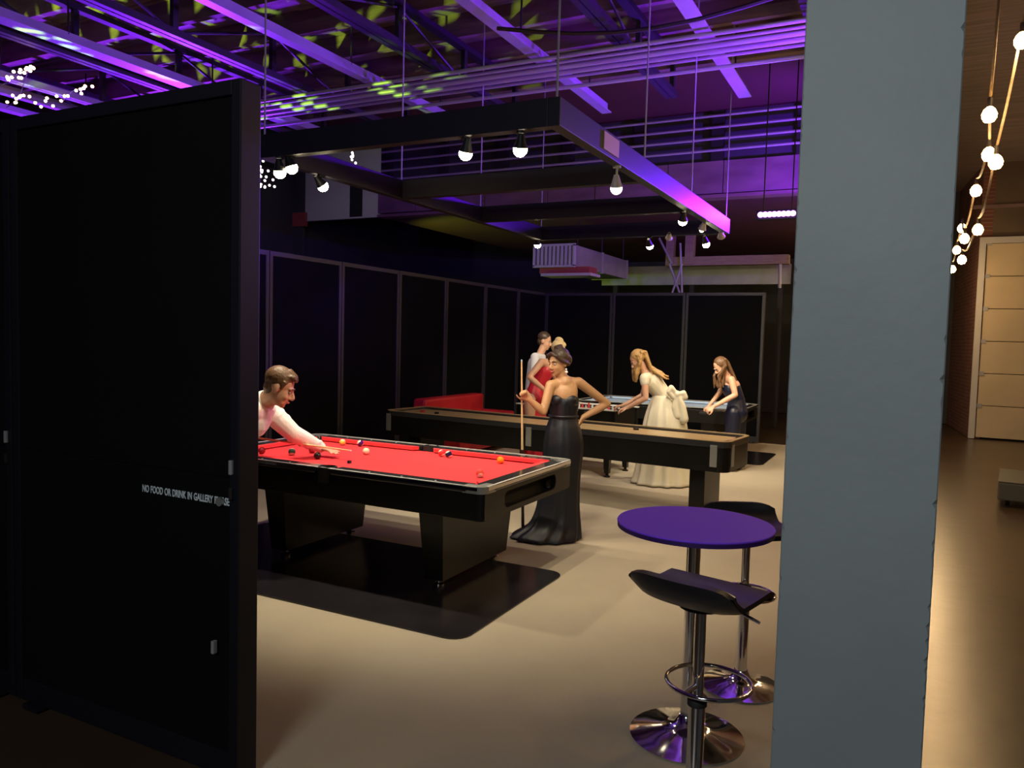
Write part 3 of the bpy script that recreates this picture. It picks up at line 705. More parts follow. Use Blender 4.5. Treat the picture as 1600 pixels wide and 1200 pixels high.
# ---- festoon string lights along the aisle
def festoon(lab, pts, tail):
    t = thing('festoon_string', lab, 'string lights', pts[0], group='festoon strings over the aisle')
    path = []
    P = [tail] + pts
    for i in range(len(P) - 1):
        a, b = P[i] + Vector((0, 0, .10)), P[i + 1] + Vector((0, 0, .10))
        for k in range(6):
            u = k / 6; path.append(a.lerp(b, u) - Vector((0, 0, .10 * math.sin(math.pi * u) * (b - a).length / 1.5)))
    path.append(P[-1] + Vector((0, 0, .10)))
    MB().tube(path, .009, 6).build('cable', 'timber', t, True, 60)
    for p in pts:
        s_ = MB().cyl(p + Vector((0, 0, .10)), p + Vector((0, 0, .035)), .016, n=10).build('socket', 'steel_dark', t, True)
        MB().lathe([(.001, -.055), (.028, -.048), (.042, -.024), (.044, 0), (.032, .028), (.014, .045)], 14, p).build('bulb', 'bulb_warm', t, True, 180)
        l = lamp('festoon_light', 'POINT', p - Vector((0, 0, .06)), 72 if p.y > 13 else 23, (1, .66, .32), size=.04); l.parent = t; l.matrix_parent_inverse = ROOTM[t.name].inverted()
A = [onX(1597, 62, .52), onX(1556, 252, .46), onX(1528, 358, .50), onX(1503, 405, .47)]
B = [onX(1546, 178, .38), onX(1545, 240, .43), onX(1525, 297, .44), onX(1507, 372, .44), onX(1503, 356, .46), onX(1495, 390, .46), onX(1488, 420, .47), Vector((.47, 13.6, 2.95)), Vector((.47, 15.2, 3.0)), Vector((.5, 16.8, 3.1))]  # last three bulbs added out of sight behind the pillar to light the door
festoon('warm festoon string at the right edge, with its nearest bulb cut by the frame', A, onX(1640, -160, .60))
festoon('warm festoon string close beside the grey pillar', B, onX(1566, -60, .36))
# ---- fairy lights on the left trusses, as winding wires with tiny bulbs
def fairy(lab, path, n, mat, r, jit):
    t = thing('fairy_light_string', lab, 'fairy lights', path[0])
    MB().tube(path, .004, 5).build('wire', 'steel_dark', t, True)
    m = MB()
    for k in range(n):
        u = random.uniform(1 if path[0].z > 6.9 else 0, len(path) - 1.001); i = int(u); p = path[i].lerp(path[i + 1], u - i) + Vector([random.uniform(-jit, jit) for _ in range(3)])
        m.sph(p, r, 6, 4)
    m.build('bulbs', mat, t, True)['kind'] = 'stuff'
random.seed(5)
fairy('warm fairy lights wound along the far upper left struts', [fl(x, y, 4.44) for x, y in ((-20, 145), (12, 128), (22, 118), (36, 110), (45, 108), (30, 152), (10, 168), (35, 152), (70, 160), (98, 158), (112, 143), (135, 133))], 46, 'bulb_fairy', .018, .05)
fairy('cold white fairy lights heaped behind the near partition edge', [Vector((*onY(402, 232, 13.0).xy, 7.0))] + [onY(x, y, 13.0) for x, y in ((400, 232), (418, 236), (404, 262), (410, 280), (402, 290), (424, 288))], 34, 'bulb_fairy_white', .03, .16)
fairy('short drop of cold white fairy lights below the roof frame', [onY(x, y, 14.0) for x, y in ((556, 218), (553, 240), (552, 252))], 7, 'bulb_fairy_white', .03, .05)

# ---- trolley in the aisle
tr = thing('flatbed_trolley', 'low grey flatbed trolley at the right edge of the aisle', 'trolley', (.98, 10.25, 0), R(-6))
MB().span((0, 0, .07), (.9, 1.15, .27), .015).build('deck', 'trolley_grey', tr)
MB().span((.0, 0, .27), (.9, 1.15, .285), .004).build('top_sheet', 'trolley_grey', tr)
for x in (.1, .8):
    for y in (.12, 1.03):
        MB().cyl((x - .02, y, .05), (x + .02, y, .05), .05, n=14).build('wheel', 'black_matte', tr); MB().span((x - .03, y - .03, .08), (x + .03, y + .03, .09)).build('caster', 'steel_dark', tr)

# ================================================================== PEOPLE
fh = Vector((-math.sin(yaw), math.cos(yaw), 0)); UP = Vector((0, 0, 1))
def ah(x, y, h): r = _ray(x, y); return CAM + r * (h / r.dot(fh))
pm('skin_fair', (.60, .34, .22), .5, noise=(30, (.56, .30, .19)))
pm('skin_tan', (.50, .28, .14), .45, noise=(30, (.46, .25, .12)))
pm('shirt_white', (.84, .83, .80), .8, bump=(30, .3))
pm('shirt_cool', (.55, .55, .60), .8, bump=(30, .25))
pm('satin_black', (.006, .0065, .011), .45, bump=(9, .25))
pm('satin_navy', (.007, .009, .026), .4, bump=(12, .2))
pm('satin_red', (.52, .015, .03), .4, bump=(12, .2))
pm('bridal_white', (.72, .66, .50), .6, bump=(20, .2))
pm('trouser_dark', (.02, .02, .025), .8)
pm('hair_brown', (.075, .035, .015), .5, noise=(40, (.15, .075, .03), (6, 6, 1)), bump=(60, .5))
pm('hair_dark', (.035, .02, .014), .42, noise=(40, (.07, .04, .025), (6, 6, 1)), bump=(60, .5))
pm('hair_blonde', (.50, .30, .11), .5, noise=(40, (.32, .18, .06), (6, 6, 1)), bump=(60, .5))
pm('hair_platinum', (.75, .60, .32), .5, noise=(40, (.6, .45, .2), (6, 6, 1)), bump=(60, .5))
pm('eye_white', (.38, .34, .31), .5); pm('eye_dark', (.02, .012, .01), .2); pm('lip', (.45, .10, .09), .4); pm('brow', (.05, .03, .02), .7)
pm('pearl', (.85, .82, .78), .15); pm('shoe_silver', (.5, .5, .55), .25, .8); pm('shoe_black', (.01, .01, .01), .3)
def flesh(m, name, mat, parent, vox=.008, it=5, fac=.5):
    me = bpy.data.meshes.new('tmp'); me.from_pydata([tuple(p) for p in m.v], [], m.f)
    bm = bmesh.new(); bm.from_mesh(me); bmesh.ops.recalc_face_normals(bm, faces=bm.faces); bm.to_mesh(me); bm.free()
    o = bpy.data.objects.new('tmp', me); col.objects.link(o)
    r = o.modifiers.new('r', 'REMESH'); r.mode = 'VOXEL'; r.voxel_size = vox
    if it: s = o.modifiers.new('s', 'SMOOTH'); s.factor = fac; s.iterations = it
    dgx = bpy.context.evaluated_depsgraph_get(); out = bpy.data.meshes.new_from_object(o.evaluated_get(dgx))
    bpy.data.objects.remove(o); bpy.data.meshes.remove(me); out.name = name
    return mobj(name, out, mat, parent, True, 180)
def limb(m, pts, rs, n=14):
    pts = [Vector(p) for p in pts]
    for i in range(len(pts) - 1):
        m.tube([pts[i], pts[i + 1]], [rs[i], rs[i + 1]], n)
    for p, r in zip(pts, rs): m.sph(p, r * .995, n, 9)
def frame(f, up=UP):
    f = Vector(f).normalized(); s = f.cross(up).normalized(); u = s.cross(f).normalized()
    return f, s, u, Matrix((s, f, u)).transposed()
def head(m, c, f, k=1.0, fem=False):
    f, s, u, q = frame(f)
    def e(a, b, d, r): m.sph(c + (s * a + f * b + u * d) * k, tuple(x * k for x in r), 18, 12, q)
    e(0, -.012, .035, (.077, .096, .092)); e(0, .022, -.030, (.064, .074, .088)); e(0, .045, -.075, (.047, .045, .040)); e(0, .070, -.100, (.022, .020, .018))
    e(0, .078, .022, (.052, .020, .014)); e(.03, .060, -.035, (.026, .026, .024)); e(-.03, .060, -.035, (.026, .026, .024))
    m.tube([c + (f * .094 + u * .008) * k, c + (f * .116 - u * .030) * k], [.008 * k, .014 * k], 10); m.sph(c + (f * .110 - u * .034) * k, .0145 * k, 10, 7)
    for sg in (-1, 1): e(sg * .012, .100, -.038, (.009, .010, .008)); e(sg * .077, -.008, -.008, (.011, .022, .032))
    e(0, .088, -.066, (.024, .012, .008))
def face(c, f, parent, k=1.0, brow='brow'):
    f, s, u, q = frame(f)
    for sg in (-1, 1):
        ey = MB().sph(c + (s * .031 * sg + f * .0775 + u * .002) * k, .0125 * k, 10, 7).build('eye', 'eye_white', parent, True, 180)
        MB().sph(c + (s * .030 * sg + f * .0862 + u * .001) * k, .0062 * k, 8, 6).build('iris', 'eye_dark', ey, True, 180)
        MB().tube([c + (s * sg * .014 + f * .098 + u * .024) * k, c + (s * sg * .034 + f * .093 + u * .030) * k, c + (s * sg * .052 + f * .078 + u * .024) * k], [.0035 * k, .0045 * k, .002 * k], 6).build('eyebrow', brow, parent, True, 60)
    MB().tube([c + (s * -.025 + f * .088 - u * .062) * k, c + (s * -.008 + f * .101 - u * .066) * k, c + (s * .008 + f * .101 - u * .066) * k, c + (s * .025 + f * .088 - u * .062) * k], [.003 * k, .0065 * k, .0065 * k, .003 * k], 8).build('lips', 'lip', parent, True, 60)
def hand(m, w, d, n, curl=.5, side=1, k=1.0, curls=None, thumb_in=0.3):
    d = Vector(d).normalized(); n = Vector(n); n = (n - d * n.dot(d)).normalized(); a = n.cross(d) * side
    w = Vector(w)
    offs = (.030, .010, -.010, -.028); lens = (.072, .080, .074, .058)
    for i, (o, L) in enumerate(zip(offs, lens)):
        b = w + (d * (.086 - .008 * (i == 3) - .004 * (i == 0)) + a * o) * k
        m.tube([w + a * o * .65 * k, b], [.017 * k, .0125 * k], 10); m.sph(b, .0125 * k, 10, 7)
        c_ = curls[i] if curls else curl
        p = b; th = 0
        for j, (fr_, r) in enumerate(((.45, .0095), (.31, .0085), (.24, .0075))):
            th += c_ * (.9 if j == 0 else 1.05)
            p2 = p + (d * math.cos(th) + n * math.sin(th) + a * (o * .9 if j == 0 else 0)) * L * fr_ * k
            m.tube([p, p2], [r * k, r * .92 * k], 8); m.sph(p2, r * .94 * k, 8, 6); p = p2
    m.sph(w, .021 * k, 10, 7)
    t0 = w + (d * .022 + a * .026) * k; t1 = t0 + (d * .030 + a * .030 + n * .014) * k
    t2 = t1 + (d * .030 + a * (.014 - .02 * thumb_in) + n * .03 * thumb_in) * k; t3 = t2 + (d * .024 - a * .02 * thumb_in + n * .026 * thumb_in) * k
    limb(m, [t0, t1, t2, t3], [.016 * k, .0125 * k, .0105 * k, .009 * k], 8)
def skirt(rows, folds, parent, name, mat, n=72, seed=0, th0=0, squash=None):
    # rows: (centre, half width, half depth, fold amplitude)
    rings = []
    for c, rx, ry, am in rows:
        rg = []
        for k in range(n):
            t = 2 * math.pi * k / n
            f_ = 1 + am * (math.cos(folds * t + seed) + .5 * math.cos((folds * 1.0 + 5) * t + 2 * seed))
            rg.append(c + (r0 * rx * math.cos(t) + fh * ry * math.sin(t)) * f_)
        rings.append(rg)
    m = MB().loft(rings); return m.build(name, mat, parent, True, 180)
def rowpx(xl, xr, y, h, ratio, am, dx=0):
    c = ah((xl + xr) / 2, y, h); rx = (xr - xl) / 2 * h / 1212; return (c, rx, rx * ratio, am)
def smoothrows(rows, sub=4):
    out = []
    for i in range(len(rows) - 1):
        p = [rows[max(0, i - 1)], rows[i], rows[i + 1], rows[min(len(rows) - 1, i + 2)]]
        for j in range(sub):
            t = j / sub
            def cr(a, b, c, d): return .5 * ((2 * b) + (c - a) * t + (2 * a - 5 * b + 4 * c - d) * t * t + (3 * b - a - 3 * c + d) * t ** 3)
            out.append(tuple(cr(p[0][q], p[1][q], p[2][q], p[3][q]) for q in range(4)))
    return out + [rows[-1]]
def person(label, base):
    return thing('person', label, 'person', (base.x, base.y, 0), group='people playing games')
def cue(label, tip, butt, split, mats=('cue_maple', 'cue_dark')):
    t = thing('pool_cue', label, 'cue', butt)
    d = butt - tip; mid = tip + d * split
    s_ = MB().tube([tip + d * .01, mid], [.006, .0105], 10).build('shaft', mats[0], t, True, 60)
    MB().tube([tip, tip + d * .01], [.0055, .006], 10).build('tip', 'felt_blue', t, True, 60)
    MB().tube([mid, butt - d * .01], [.0108, .0145], 10).build('butt', mats[1], t, True, 60)
    MB().tube([butt - d * .01, butt], [.0148, .0135], 10).build('bumper', 'black_matte', t, True, 60)
    return t

# ---- woman in black strapless dress, holding a cue upright
hW = 6.72
W_ = person('woman in a long black strapless dress holding a cue upright, hand on hip', fl(876, 840))
hc = ah(873, 567, 6.70); ff = (-r0 * .72 - fh * .62 - UP * .16)
pel, wai, che, nek = ah(880, 676, hW), ah(879, 650, hW), ah(881, 618, hW), ah(881, 597, hW)
RS, LS_ = ah(860, 602, 6.66), ah(904, 597, 6.76)
RE, RW = ah(849, 644, 6.60), ah(827, 624, 6.56)
LE, LW = ah(949, 631, 6.86), ah(911, 652, 6.74)
m = MB(); head(m, hc, ff, .94, True)
limb(m, [hc - UP * .05 - ff * -.0, nek], [.047, .050])
limb(m, [nek, (RS + LS_) / 2 + UP * .01], [.055, .07])
limb(m, [RS, (RS + LS_) / 2 + fh * .02, LS_], [.044, .052, .044])
for sp in (RS, LS_): limb(m, [nek + UP * .015, sp.lerp(nek, .15) + UP * .004], [.042, .036])
_, s_, u_, q_ = frame(-fh)
m.sph(che + UP * .035, (.122, .086, .12), 20, 14, q_); m.sph(che - fh * .012 + UP * .01, (.118, .088, .12), 20, 14, q_); m.sph(wai, (.102, .078, .12), 20, 14, q_); m.sph(pel, (.145, .105, .14), 20, 14, q_)
limb(m, [RS, RS.lerp(RE, .5), RE, RE.lerp(RW, .4), RW], [.045, .041, .034, .035, .024])
limb(m, [LS_, LS_.lerp(LE, .5), LE, LE.lerp(LW, .4), LW], [.045, .041, .034, .035, .024])
cueH = ah(815.5, 614, 6.55)
hand(m, RW, (cueH + r0 * .02 - RW).normalized(), (-r0 * .25 - fh * .1 + UP * -.05) + fh * -.9, 1.15, 1, .95)
hand(m, LW, (-r0 * .45 - UP * .85 - fh * .15), (-r0 * .7 + UP * .1 + fh * .2), .25, -1, .95)
for x, y, hh in ((868, 838, 6.70), (893, 836, 6.76)):
    hp = pel + r0 * (.065 if x > 880 else -.065); kn = ah(x + 1, 765, hh - .03)
    an = ah(x, 832, hh)
    limb(m, [hp, kn, kn.lerp(an, .35), an], [.085, .056, .054, .036])
    ft = Vector((an.x, an.y, .03)); tt = ft - fh * .14 - r0 * .03
    limb(m, [an, ft, tt], [.034, .036, .024])
flesh(m, 'body', 'skin_tan', W_, .0065, 9)
face(hc, ff, W_, .94)
rows = [rowpx(857, 906, 617, hW, .72, 0), rowpx(857, 905, 630, hW, .74, 0), rowpx(859, 902, 650, hW, .74, .004), rowpx(853, 907, 668, hW, .74, .01), rowpx(849, 911, 690, hW, .74, .012), rowpx(847, 910, 715, hW, .72, .016), rowpx(843, 906, 750, hW, .7, .022), rowpx(838, 905, 790, hW, .7, .03), rowpx(826, 906, 818, hW, .72, .045), rowpx(803, 906, 834, hW, .8, .055), rowpx(797, 906, 838.5, hW, .8, .055)]
d_ = skirt(smoothrows(rows[1:]), 11, W_, 'dress', 'satin_black', seed=1)
m = MB(); _, _, _, qb = frame(-fh)
m.sph(che - UP * .045, (.136, .100, .085), 20, 14, qb); limb(m, [che - UP * .06, wai], [.108, .100])
for dx in (-.055, .052): m.sph(che + r0 * dx - fh * .052 - UP * .036, (.064, .056, .056), 16, 10, qb)
flesh(m, 'bodice', 'satin_black', W_, .008, 2)
MB().tube([rows[2][0] + (r0 * rows[2][1] * math.cos(t) + fh * rows[2][2] * math.sin(t)) * 1.02 for t in [2 * math.pi * k / 40 for k in range(40)]], .013, 8, closed=True).build('waist_band', 'satin_black', d_, True, 60)
f, s, u, q = frame(ff)
m = MB(); m.sph(hc - f * .028 + u * .048, (.082, .088, .086), 18, 12, q); m.sph(hc - f * .085 + u * .015, (.065, .055, .06), 14, 10, q)
for sg in (-1, 1):
    m.tube([hc + f * .065 + u * .095, hc + f * .07 + u * .075 + s * sg * .05, hc + s * sg * .078 + f * .02 + u * .02, hc + s * sg * .074 - f * .05 - u * .02], [.022, .02, .018, .02], 8)
m.tube([hc + f * .02 + u * .128, hc - f * .05 + u * .13], [.03, .03], 8)
flesh(m, 'hair', 'hair_dark', W_, .006, 3)
for sg in (-1, 1): MB().sph(hc + s * sg * .076 - f * .008 - u * .055, .010, 10, 8).sph(hc + s * sg * .077 - f * .008 - u * .078, .013, 10, 8).build('earring', 'pearl', W_, True, 180)
cue('maple topped cue held upright by the woman in black', ah(815, 562, 6.53), Vector((*fl(817, 838).xy, .012)), .50)

# ---- bride bending over the foosball table
hB = 9.50
B_ = person('bride in a white gown with a big bow, bending over the foosball table', fl(1036, 754))
hc = ah(997, 563, 9.48); ff = (-r0 * .80 - fh * .05 - UP * .62)
pel, wai, che, nek = ah(1042, 634, hB), ah(1034, 614, hB), ah(1019, 597, hB), ah(1008, 582, hB)
L1, L2, L3 = ah(1007, 591, 9.36), ah(1009, 622, 9.30), ah(980, 637, 9.40)
R1, R2, R3 = ah(1013, 588, 9.66), ah(1004, 618, 9.76), ah(974, 633, 9.66)
m = MB(); head(m, hc, ff, .94)
limb(m, [hc - UP * .02 + r0 * .02, nek], [.048, .05]); limb(m, [nek, che], [.06, .09])
limb(m, [L1, nek.lerp(che, .35), R1], [.048, .065, .048])
limb(m, [che, wai, pel], [.115, .095, .135])
limb(m, [L1, L1.lerp(L2, .5), L2, L2.lerp(L3, .4), L3], [.046, .042, .035, .035, .024]); limb(m, [R1, R2, R3], [.046, .036, .025])
hand(m, L3, (-r0 * .9 - UP * .25), -UP - r0 * .2, .55, -1, .95); hand(m, R3, (-r0 * .9 - UP * .2), -UP - r0 * .2, .55, 1, .95)
for dx, dh in ((-.06, -.06), (.06, .08)):
    hp = pel + r0 * dx + fh * dh; ft = fl(1036, 752) + r0 * dx + fh * dh
    limb(m, [hp, hp.lerp(ft, .5), Vector((ft.x, ft.y, .08)), Vector((ft.x, ft.y, .03)), Vector((ft.x, ft.y, .025)) - r0 * .14], [.09, .058, .036, .035, .024])
flesh(m, 'body', 'skin_fair', B_, .007, 4); face(hc, ff, B_, .94)
m = MB(); limb(m, [nek.lerp(che, .55), che, wai, pel], [.088, .125, .105, .142]); limb(m, [L1, L1.lerp(L2, .22)], [.062, .056]); limb(m, [R1, R1.lerp(R2, .22)], [.062, .056]); limb(m, [L1, nek.lerp(che, .5), R1], [.058, .075, .058])
g_ = flesh(m, 'bodice', 'bridal_white', B_, .009, 4)
rows = [rowpx(1020, 1054, 618, hB, .85, .0), rowpx(1013, 1064, 634, hB, .85, .02), rowpx(1006, 1071, 658, hB, .85, .035), rowpx(1000, 1075, 695, hB, .82, .05), rowpx(993, 1080, 735, hB, .82, .06), rowpx(988, 1083, 754, hB, .84, .07)]
skirt(smoothrows(rows), 13, B_, 'skirt', 'bridal_white', 96, 2)
bw = ah(1058, 616, 9.34)
m = MB()
for sg in (-1, 1):
    limb(m, [bw, bw + r0 * .075 * sg + UP * (.045 - .03 * sg), bw + r0 * .10 * sg - UP * (.005 + .03 * sg), bw + r0 * .05 * sg - UP * .035, bw], [.024, .036, .034, .03, .024])
m.sph(bw, .045, 12, 8)
limb(m, [bw, bw + r0 * .06 - UP * .14, bw + r0 * .09 - UP * .30], [.035, .05, .06]); limb(m, [bw, bw - r0 * .02 - UP * .16, bw + r0 * .0 - UP * .26], [.03, .045, .05])
flesh(m, 'bow', 'bridal_white', B_, .008, 2)
f, s, u, q = frame(ff)
m = MB(); m.sph(hc - f * .028 + u * .045, (.086, .094, .09), 18, 12, q)
random.seed(21)
for k in range(40):
    v_ = random.uniform(-1, 1); a0 = hc - f * random.uniform(0, .09) + u * .07 + s * .075 * v_
    if k < 17:    # locks falling forward past the face
        p = [a0, hc + s * .082 * (1 if v_ > 0 else -1) - f * .01 + u * .0 - UP * .02, hc - UP * .12 - r0 * random.uniform(-.02, .05) + s * .05 * v_, hc - UP * random.uniform(.19, .27) - r0 * random.uniform(-.01, .06) + s * .06 * v_]
    else:         # waves lying over the back
        e_ = ah(random.uniform(1022, 1046), random.uniform(582, 596), 9.45 + .1 * v_)
        p = [a0, hc - f * .10 + UP * .03 + s * .06 * v_, nek + UP * .07 + r0 * .05 + s * .08 * v_, e_]
    pp = []
    for i in range(3):
        for j in range(5):
            t = j / 5; x = p[i].lerp(p[i + 1], t); pp.append(x + (s * math.sin(i * 2.4 + t * 2.4 + k) + UP * math.cos(i * 2 + t * 2 + k)) * .016)
    m.tube(pp + [p[3]], [.022] * (len(pp) - 3) + [.018, .014, .011, .007], 7)
flesh(m, 'hair', 'hair_blonde', B_, .0065, 1)

# ---- woman in navy by the blue table
hN = 10.56
N_ = person('woman in a navy jumpsuit bending beside the blue pool table', fl(1146, 735))
hc = ah(1126, 573, 10.50); ff = (-r0 * .75 - fh * .2 - UP * .62)
pel, wai, che, nek = ah(1151, 645, hN), ah(1151, 624, hN), ah(1143, 604, hN), ah(1136, 589, hN)
L1, L2, L3 = ah(1143, 593, 10.42), ah(1149, 617, 10.36), ah(1114, 636, 10.38)
R1, R2, R3 = ah(1134, 593, 10.72), ah(1124, 614, 10.80), ah(1108, 634, 10.64)
m = MB(); head(m, hc, ff, .95)
limb(m, [hc - UP * .02 + r0 * .02, nek], [.048, .05]); limb(m, [nek, che], [.06, .09]); limb(m, [L1, nek.lerp(che, .4), R1], [.048, .065, .048]); limb(m, [che, wai, pel], [.118, .098, .14])
limb(m, [L1, L1.lerp(L2, .5), L2, L2.lerp(L3, .4), L3], [.048, .045, .037, .037, .025]); limb(m, [R1, R2, R3], [.047, .036, .025])
hand(m, L3, (-r0 * .8 - UP * .5), -UP * .6 - r0 * .3 + fh * .3, .8, -1, .95); hand(m, R3, (-r0 * .7 - UP * .55), -UP * .6 - r0 * .3, .8, 1, .95)
LEG = []
for dx, dh in ((-.075, -.06), (.065, .09)):
    hp = pel + r0 * dx * .8 + fh * dh; ft = fl(1147, 735) + r0 * dx + fh * dh; LEG.append((hp, ft))
    limb(m, [hp, hp.lerp(ft, .5), Vector((ft.x, ft.y, .08)), Vector((ft.x, ft.y, .035)), Vector((ft.x, ft.y, .03)) - r0 * .14 - fh * .05], [.095, .06, .038, .036, .025])
flesh(m, 'body', 'skin_fair', N_, .0075, 4); face(hc, ff, N_, .95)
m = MB(); limb(m, [che - UP * .03, wai, pel], [.128, .108, .152])
for hp, ft in LEG: limb(m, [hp, hp.lerp(ft, .5), Vector((ft.x, ft.y, .10))], [.115, .098, .105]); m.tube([Vector((ft.x, ft.y, .16)), Vector((ft.x, ft.y, .045))], [.10, .112], 14)
flesh(m, 'jumpsuit', 'satin_navy', N_, .010, 3)
m = MB()
for sg in (-1, 1):
    m.tube([che + UP * .04 - r0 * .06 + fh * .07 * sg, nek + fh * .05 * sg + UP * .015, nek + r0 * .08 + fh * .03 * sg - UP * .03, wai + r0 * .11], .010, 6)
m.build('strap', 'satin_navy', N_, True, 60)
for hp, ft in LEG:
    mm = MB(); limb(mm, [Vector((ft.x, ft.y, .035)) - r0 * .02, Vector((ft.x, ft.y, .032)) - r0 * .16 - fh * .05], [.042, .032]); mm.span((ft.x - .02, ft.y - .02, 0.002), (ft.x + .02, ft.y + .02, .03)); flesh(mm, 'shoe', 'shoe_silver', N_, .007, 1)
f, s, u, q = frame(ff)
m = MB(); m.sph(hc - f * .028 + u * .045, (.088, .094, .09), 18, 12, q)
random.seed(22)
for k in range(20):
    v_ = random.uniform(-1, 1); a0 = hc - f * random.uniform(0, .09) + u * .075 + s * .075 * v_
    p = [a0, hc + s * .085 * (1 if v_ > 0 else -1) - f * .03, hc - UP * .13 + r0 * random.uniform(-.06, .05) + s * .06 * v_, hc - UP * random.uniform(.22, .30) + r0 * random.uniform(-.06, .04) + s * .07 * v_] if k < 11 else [a0, hc - f * .10 + s * .05 * v_, nek + UP * .05 + r0 * .05 + s * .07 * v_, nek + r0 * .10 - UP * .05 + s * .09 * v_]
    m.tube(p, [.024, .024, .019, .008], 7)
flesh(m, 'hair', 'hair_brown', N_, .0065, 1)
o = MB().box((0, 0, 0), (.09, .12, .035), .008).build('black_pouch', 'vinyl_black'); o.location = ah(1099, 645, 10.40); tag(o, 'small dark object in the hands of the woman in navy', 'handheld object')

# ---- man in pale shirt at the back
hM = 11.45
M_ = person('dark haired man in a pale shirt standing behind the woman in red', Vector((*ah(838, 600, hM).xy, 0)))
hc = ah(851, 533, hM); ff = (r0 * .92 - fh * .25 - UP * .25)
pel, wai, che, nek = ah(835, 624, hM), ah(836, 600, hM), ah(840, 570, hM), ah(845, 551, hM)
R1, R2, R3 = ah(836, 558, 11.28), ah(834, 588, 11.22), ah(850, 610, 11.2)
L1, L2, L3 = ah(846, 558, 11.62), ah(848, 588, 11.68), ah(862, 606, 11.6)
m = MB(); head(m, hc, ff, 1.0)
limb(m, [hc - UP * .05, nek], [.055, .058]); limb(m, [R1, nek.lerp(che, .4), L1], [.055, .08, .055]); limb(m, [che, wai, pel], [.135, .125, .135])
limb(m, [R1, R2, R3], [.052, .042, .028]); limb(m, [L1, L2, L3], [.052, .042, .028])
hand(m, R3, r0 * .8 - UP * .5, -UP, .5, 1); hand(m, L3, r0 * .8 - UP * .4, -UP, .5, -1)
LEG = []
for dx, dh in ((-.02, -.11), (.03, .11)):
    hp = pel + r0 * dx + fh * dh; ft = Vector((*(pel + r0 * dx * 3 + fh * dh).xy, 0)); LEG.append((hp, ft))
    limb(m, [hp, hp.lerp(ft, .5), Vector((ft.x, ft.y, .09)), Vector((ft.x, ft.y, .04)), Vector((ft.x, ft.y, .04)) + r0 * .16], [.095, .062, .042, .04, .03])
flesh(m, 'body', 'skin_fair', M_, .0085, 4); face(hc, ff, M_)
m = MB(); limb(m, [nek.lerp(che, .5), che, wai, pel], [.10, .152, .145, .15]); limb(m, [R1, nek.lerp(che, .5), L1], [.068, .09, .068]); limb(m, [R1, R2, R2.lerp(R3, .9)], [.068, .058, .045]); limb(m, [L1, L2, L2.lerp(L3, .9)], [.068, .058, .045])
flesh(m, 'shirt', 'shirt_cool', M_, .010, 3)
m = MB(); limb(m, [pel + UP * .02, pel - UP * .08], [.155, .15])
for hp, ft in LEG: limb(m, [hp, hp.lerp(ft, .5), Vector((ft.x, ft.y, .1))], [.112, .082, .07])
flesh(m, 'trousers', 'trouser_dark', M_, .010, 3)
for hp, ft in LEG:
    mm = MB(); limb(mm, [Vector((ft.x, ft.y, .052)) - r0 * .04, Vector((ft.x, ft.y, .048)) + r0 * .18], [.05, .042]); flesh(mm, 'shoe', 'shoe_black', M_, .008, 1)
f, s, u, q = frame(ff)
m = MB(); m.sph(hc - f * .025 + u * .052, (.084, .098, .088), 18, 12, q); m.sph(hc - f * .06 - u * .02, (.07, .05, .06), 14, 10, q)
flesh(m, 'hair', 'hair_dark', M_, .007, 2)

# ---- woman in red leaning towards the foosball table
hR = 9.92
R_ = person('woman in a red dress leaning forward behind the woman in black', Vector((*ah(836, 640, hR).xy, 0)))
hc = ah(872, 549, 9.92); ff = (r0 * .85 + fh * .25 - UP * .45)
pel, wai, che, nek = ah(835, 624, hR), ah(840, 602, hR), ah(851, 580, hR), ah(861, 564, hR)
R1, R2, R3 = ah(846, 566, 9.80), ah(827, 589, 9.66), ah(851, 609, 9.66)
L1, L2, L3 = ah(862, 568, 10.08), ah(868, 595, 10.15), ah(888, 612, 10.1)
m = MB(); head(m, hc, ff, .94)
limb(m, [hc - UP * .04 - r0 * .02, nek], [.048, .05]); limb(m, [R1, nek.lerp(che, .35), L1], [.05, .07, .05]); limb(m, [nek.lerp(che, .4), che, wai, pel], [.09, .112, .095, .135])
limb(m, [R1, R1.lerp(R2, .5), R2, R2.lerp(R3, .4), R3], [.047, .044, .036, .036, .025]); limb(m, [L1, L2, L3], [.046, .036, .025])
hand(m, R3, r0 * .8 - UP * .55, -UP * .7 + fh * .4, .5, 1, .95); hand(m, L3, r0 * .9 - UP * .2, -UP, .4, -1, .95)
for dx, dh in ((-.05, -.08), (.05, .08)):
    hp = pel + r0 * dx + fh * dh; ft = Vector((*(pel + r0 * dx + fh * dh).xy, 0))
    limb(m, [hp, hp.lerp(ft, .5), Vector((ft.x, ft.y, .08)), Vector((ft.x, ft.y, .03)), Vector((ft.x, ft.y, .025)) + r0 * .13], [.09, .058, .036, .035, .024])
flesh(m, 'body', 'skin_fair', R_, .0075, 4); face(hc, ff, R_, .94)
m = MB(); limb(m, [che + (nek - che) * .25, che, wai, pel], [.10, .122, .105, .148]); flesh(m, 'bodice', 'satin_red', R_, .009, 3)
rows = [rowpx(820, 852, 622, hR, .9, 0), rowpx(817, 853, 640, hR, .85, .015), rowpx(815, 856, 670, hR, .8, .03), rowpx(812, 860, 710, hR, .8, .04), rowpx(808, 864, 737, hR, .8, .05)]
skirt(smoothrows(rows), 10, R_, 'skirt', 'satin_red', 60, 3)
f, s, u, q = frame(ff)
m = MB(); m.sph(hc - f * .028 + u * .05, (.086, .094, .09), 18, 12, q); m.sph(hc - f * .05 + u * .125, (.06, .06, .05), 14, 10, q); m.sph(hc + u * .11, (.06, .06, .035), 14, 10, q)
flesh(m, 'hair', 'hair_platinum', R_, .0065, 2)

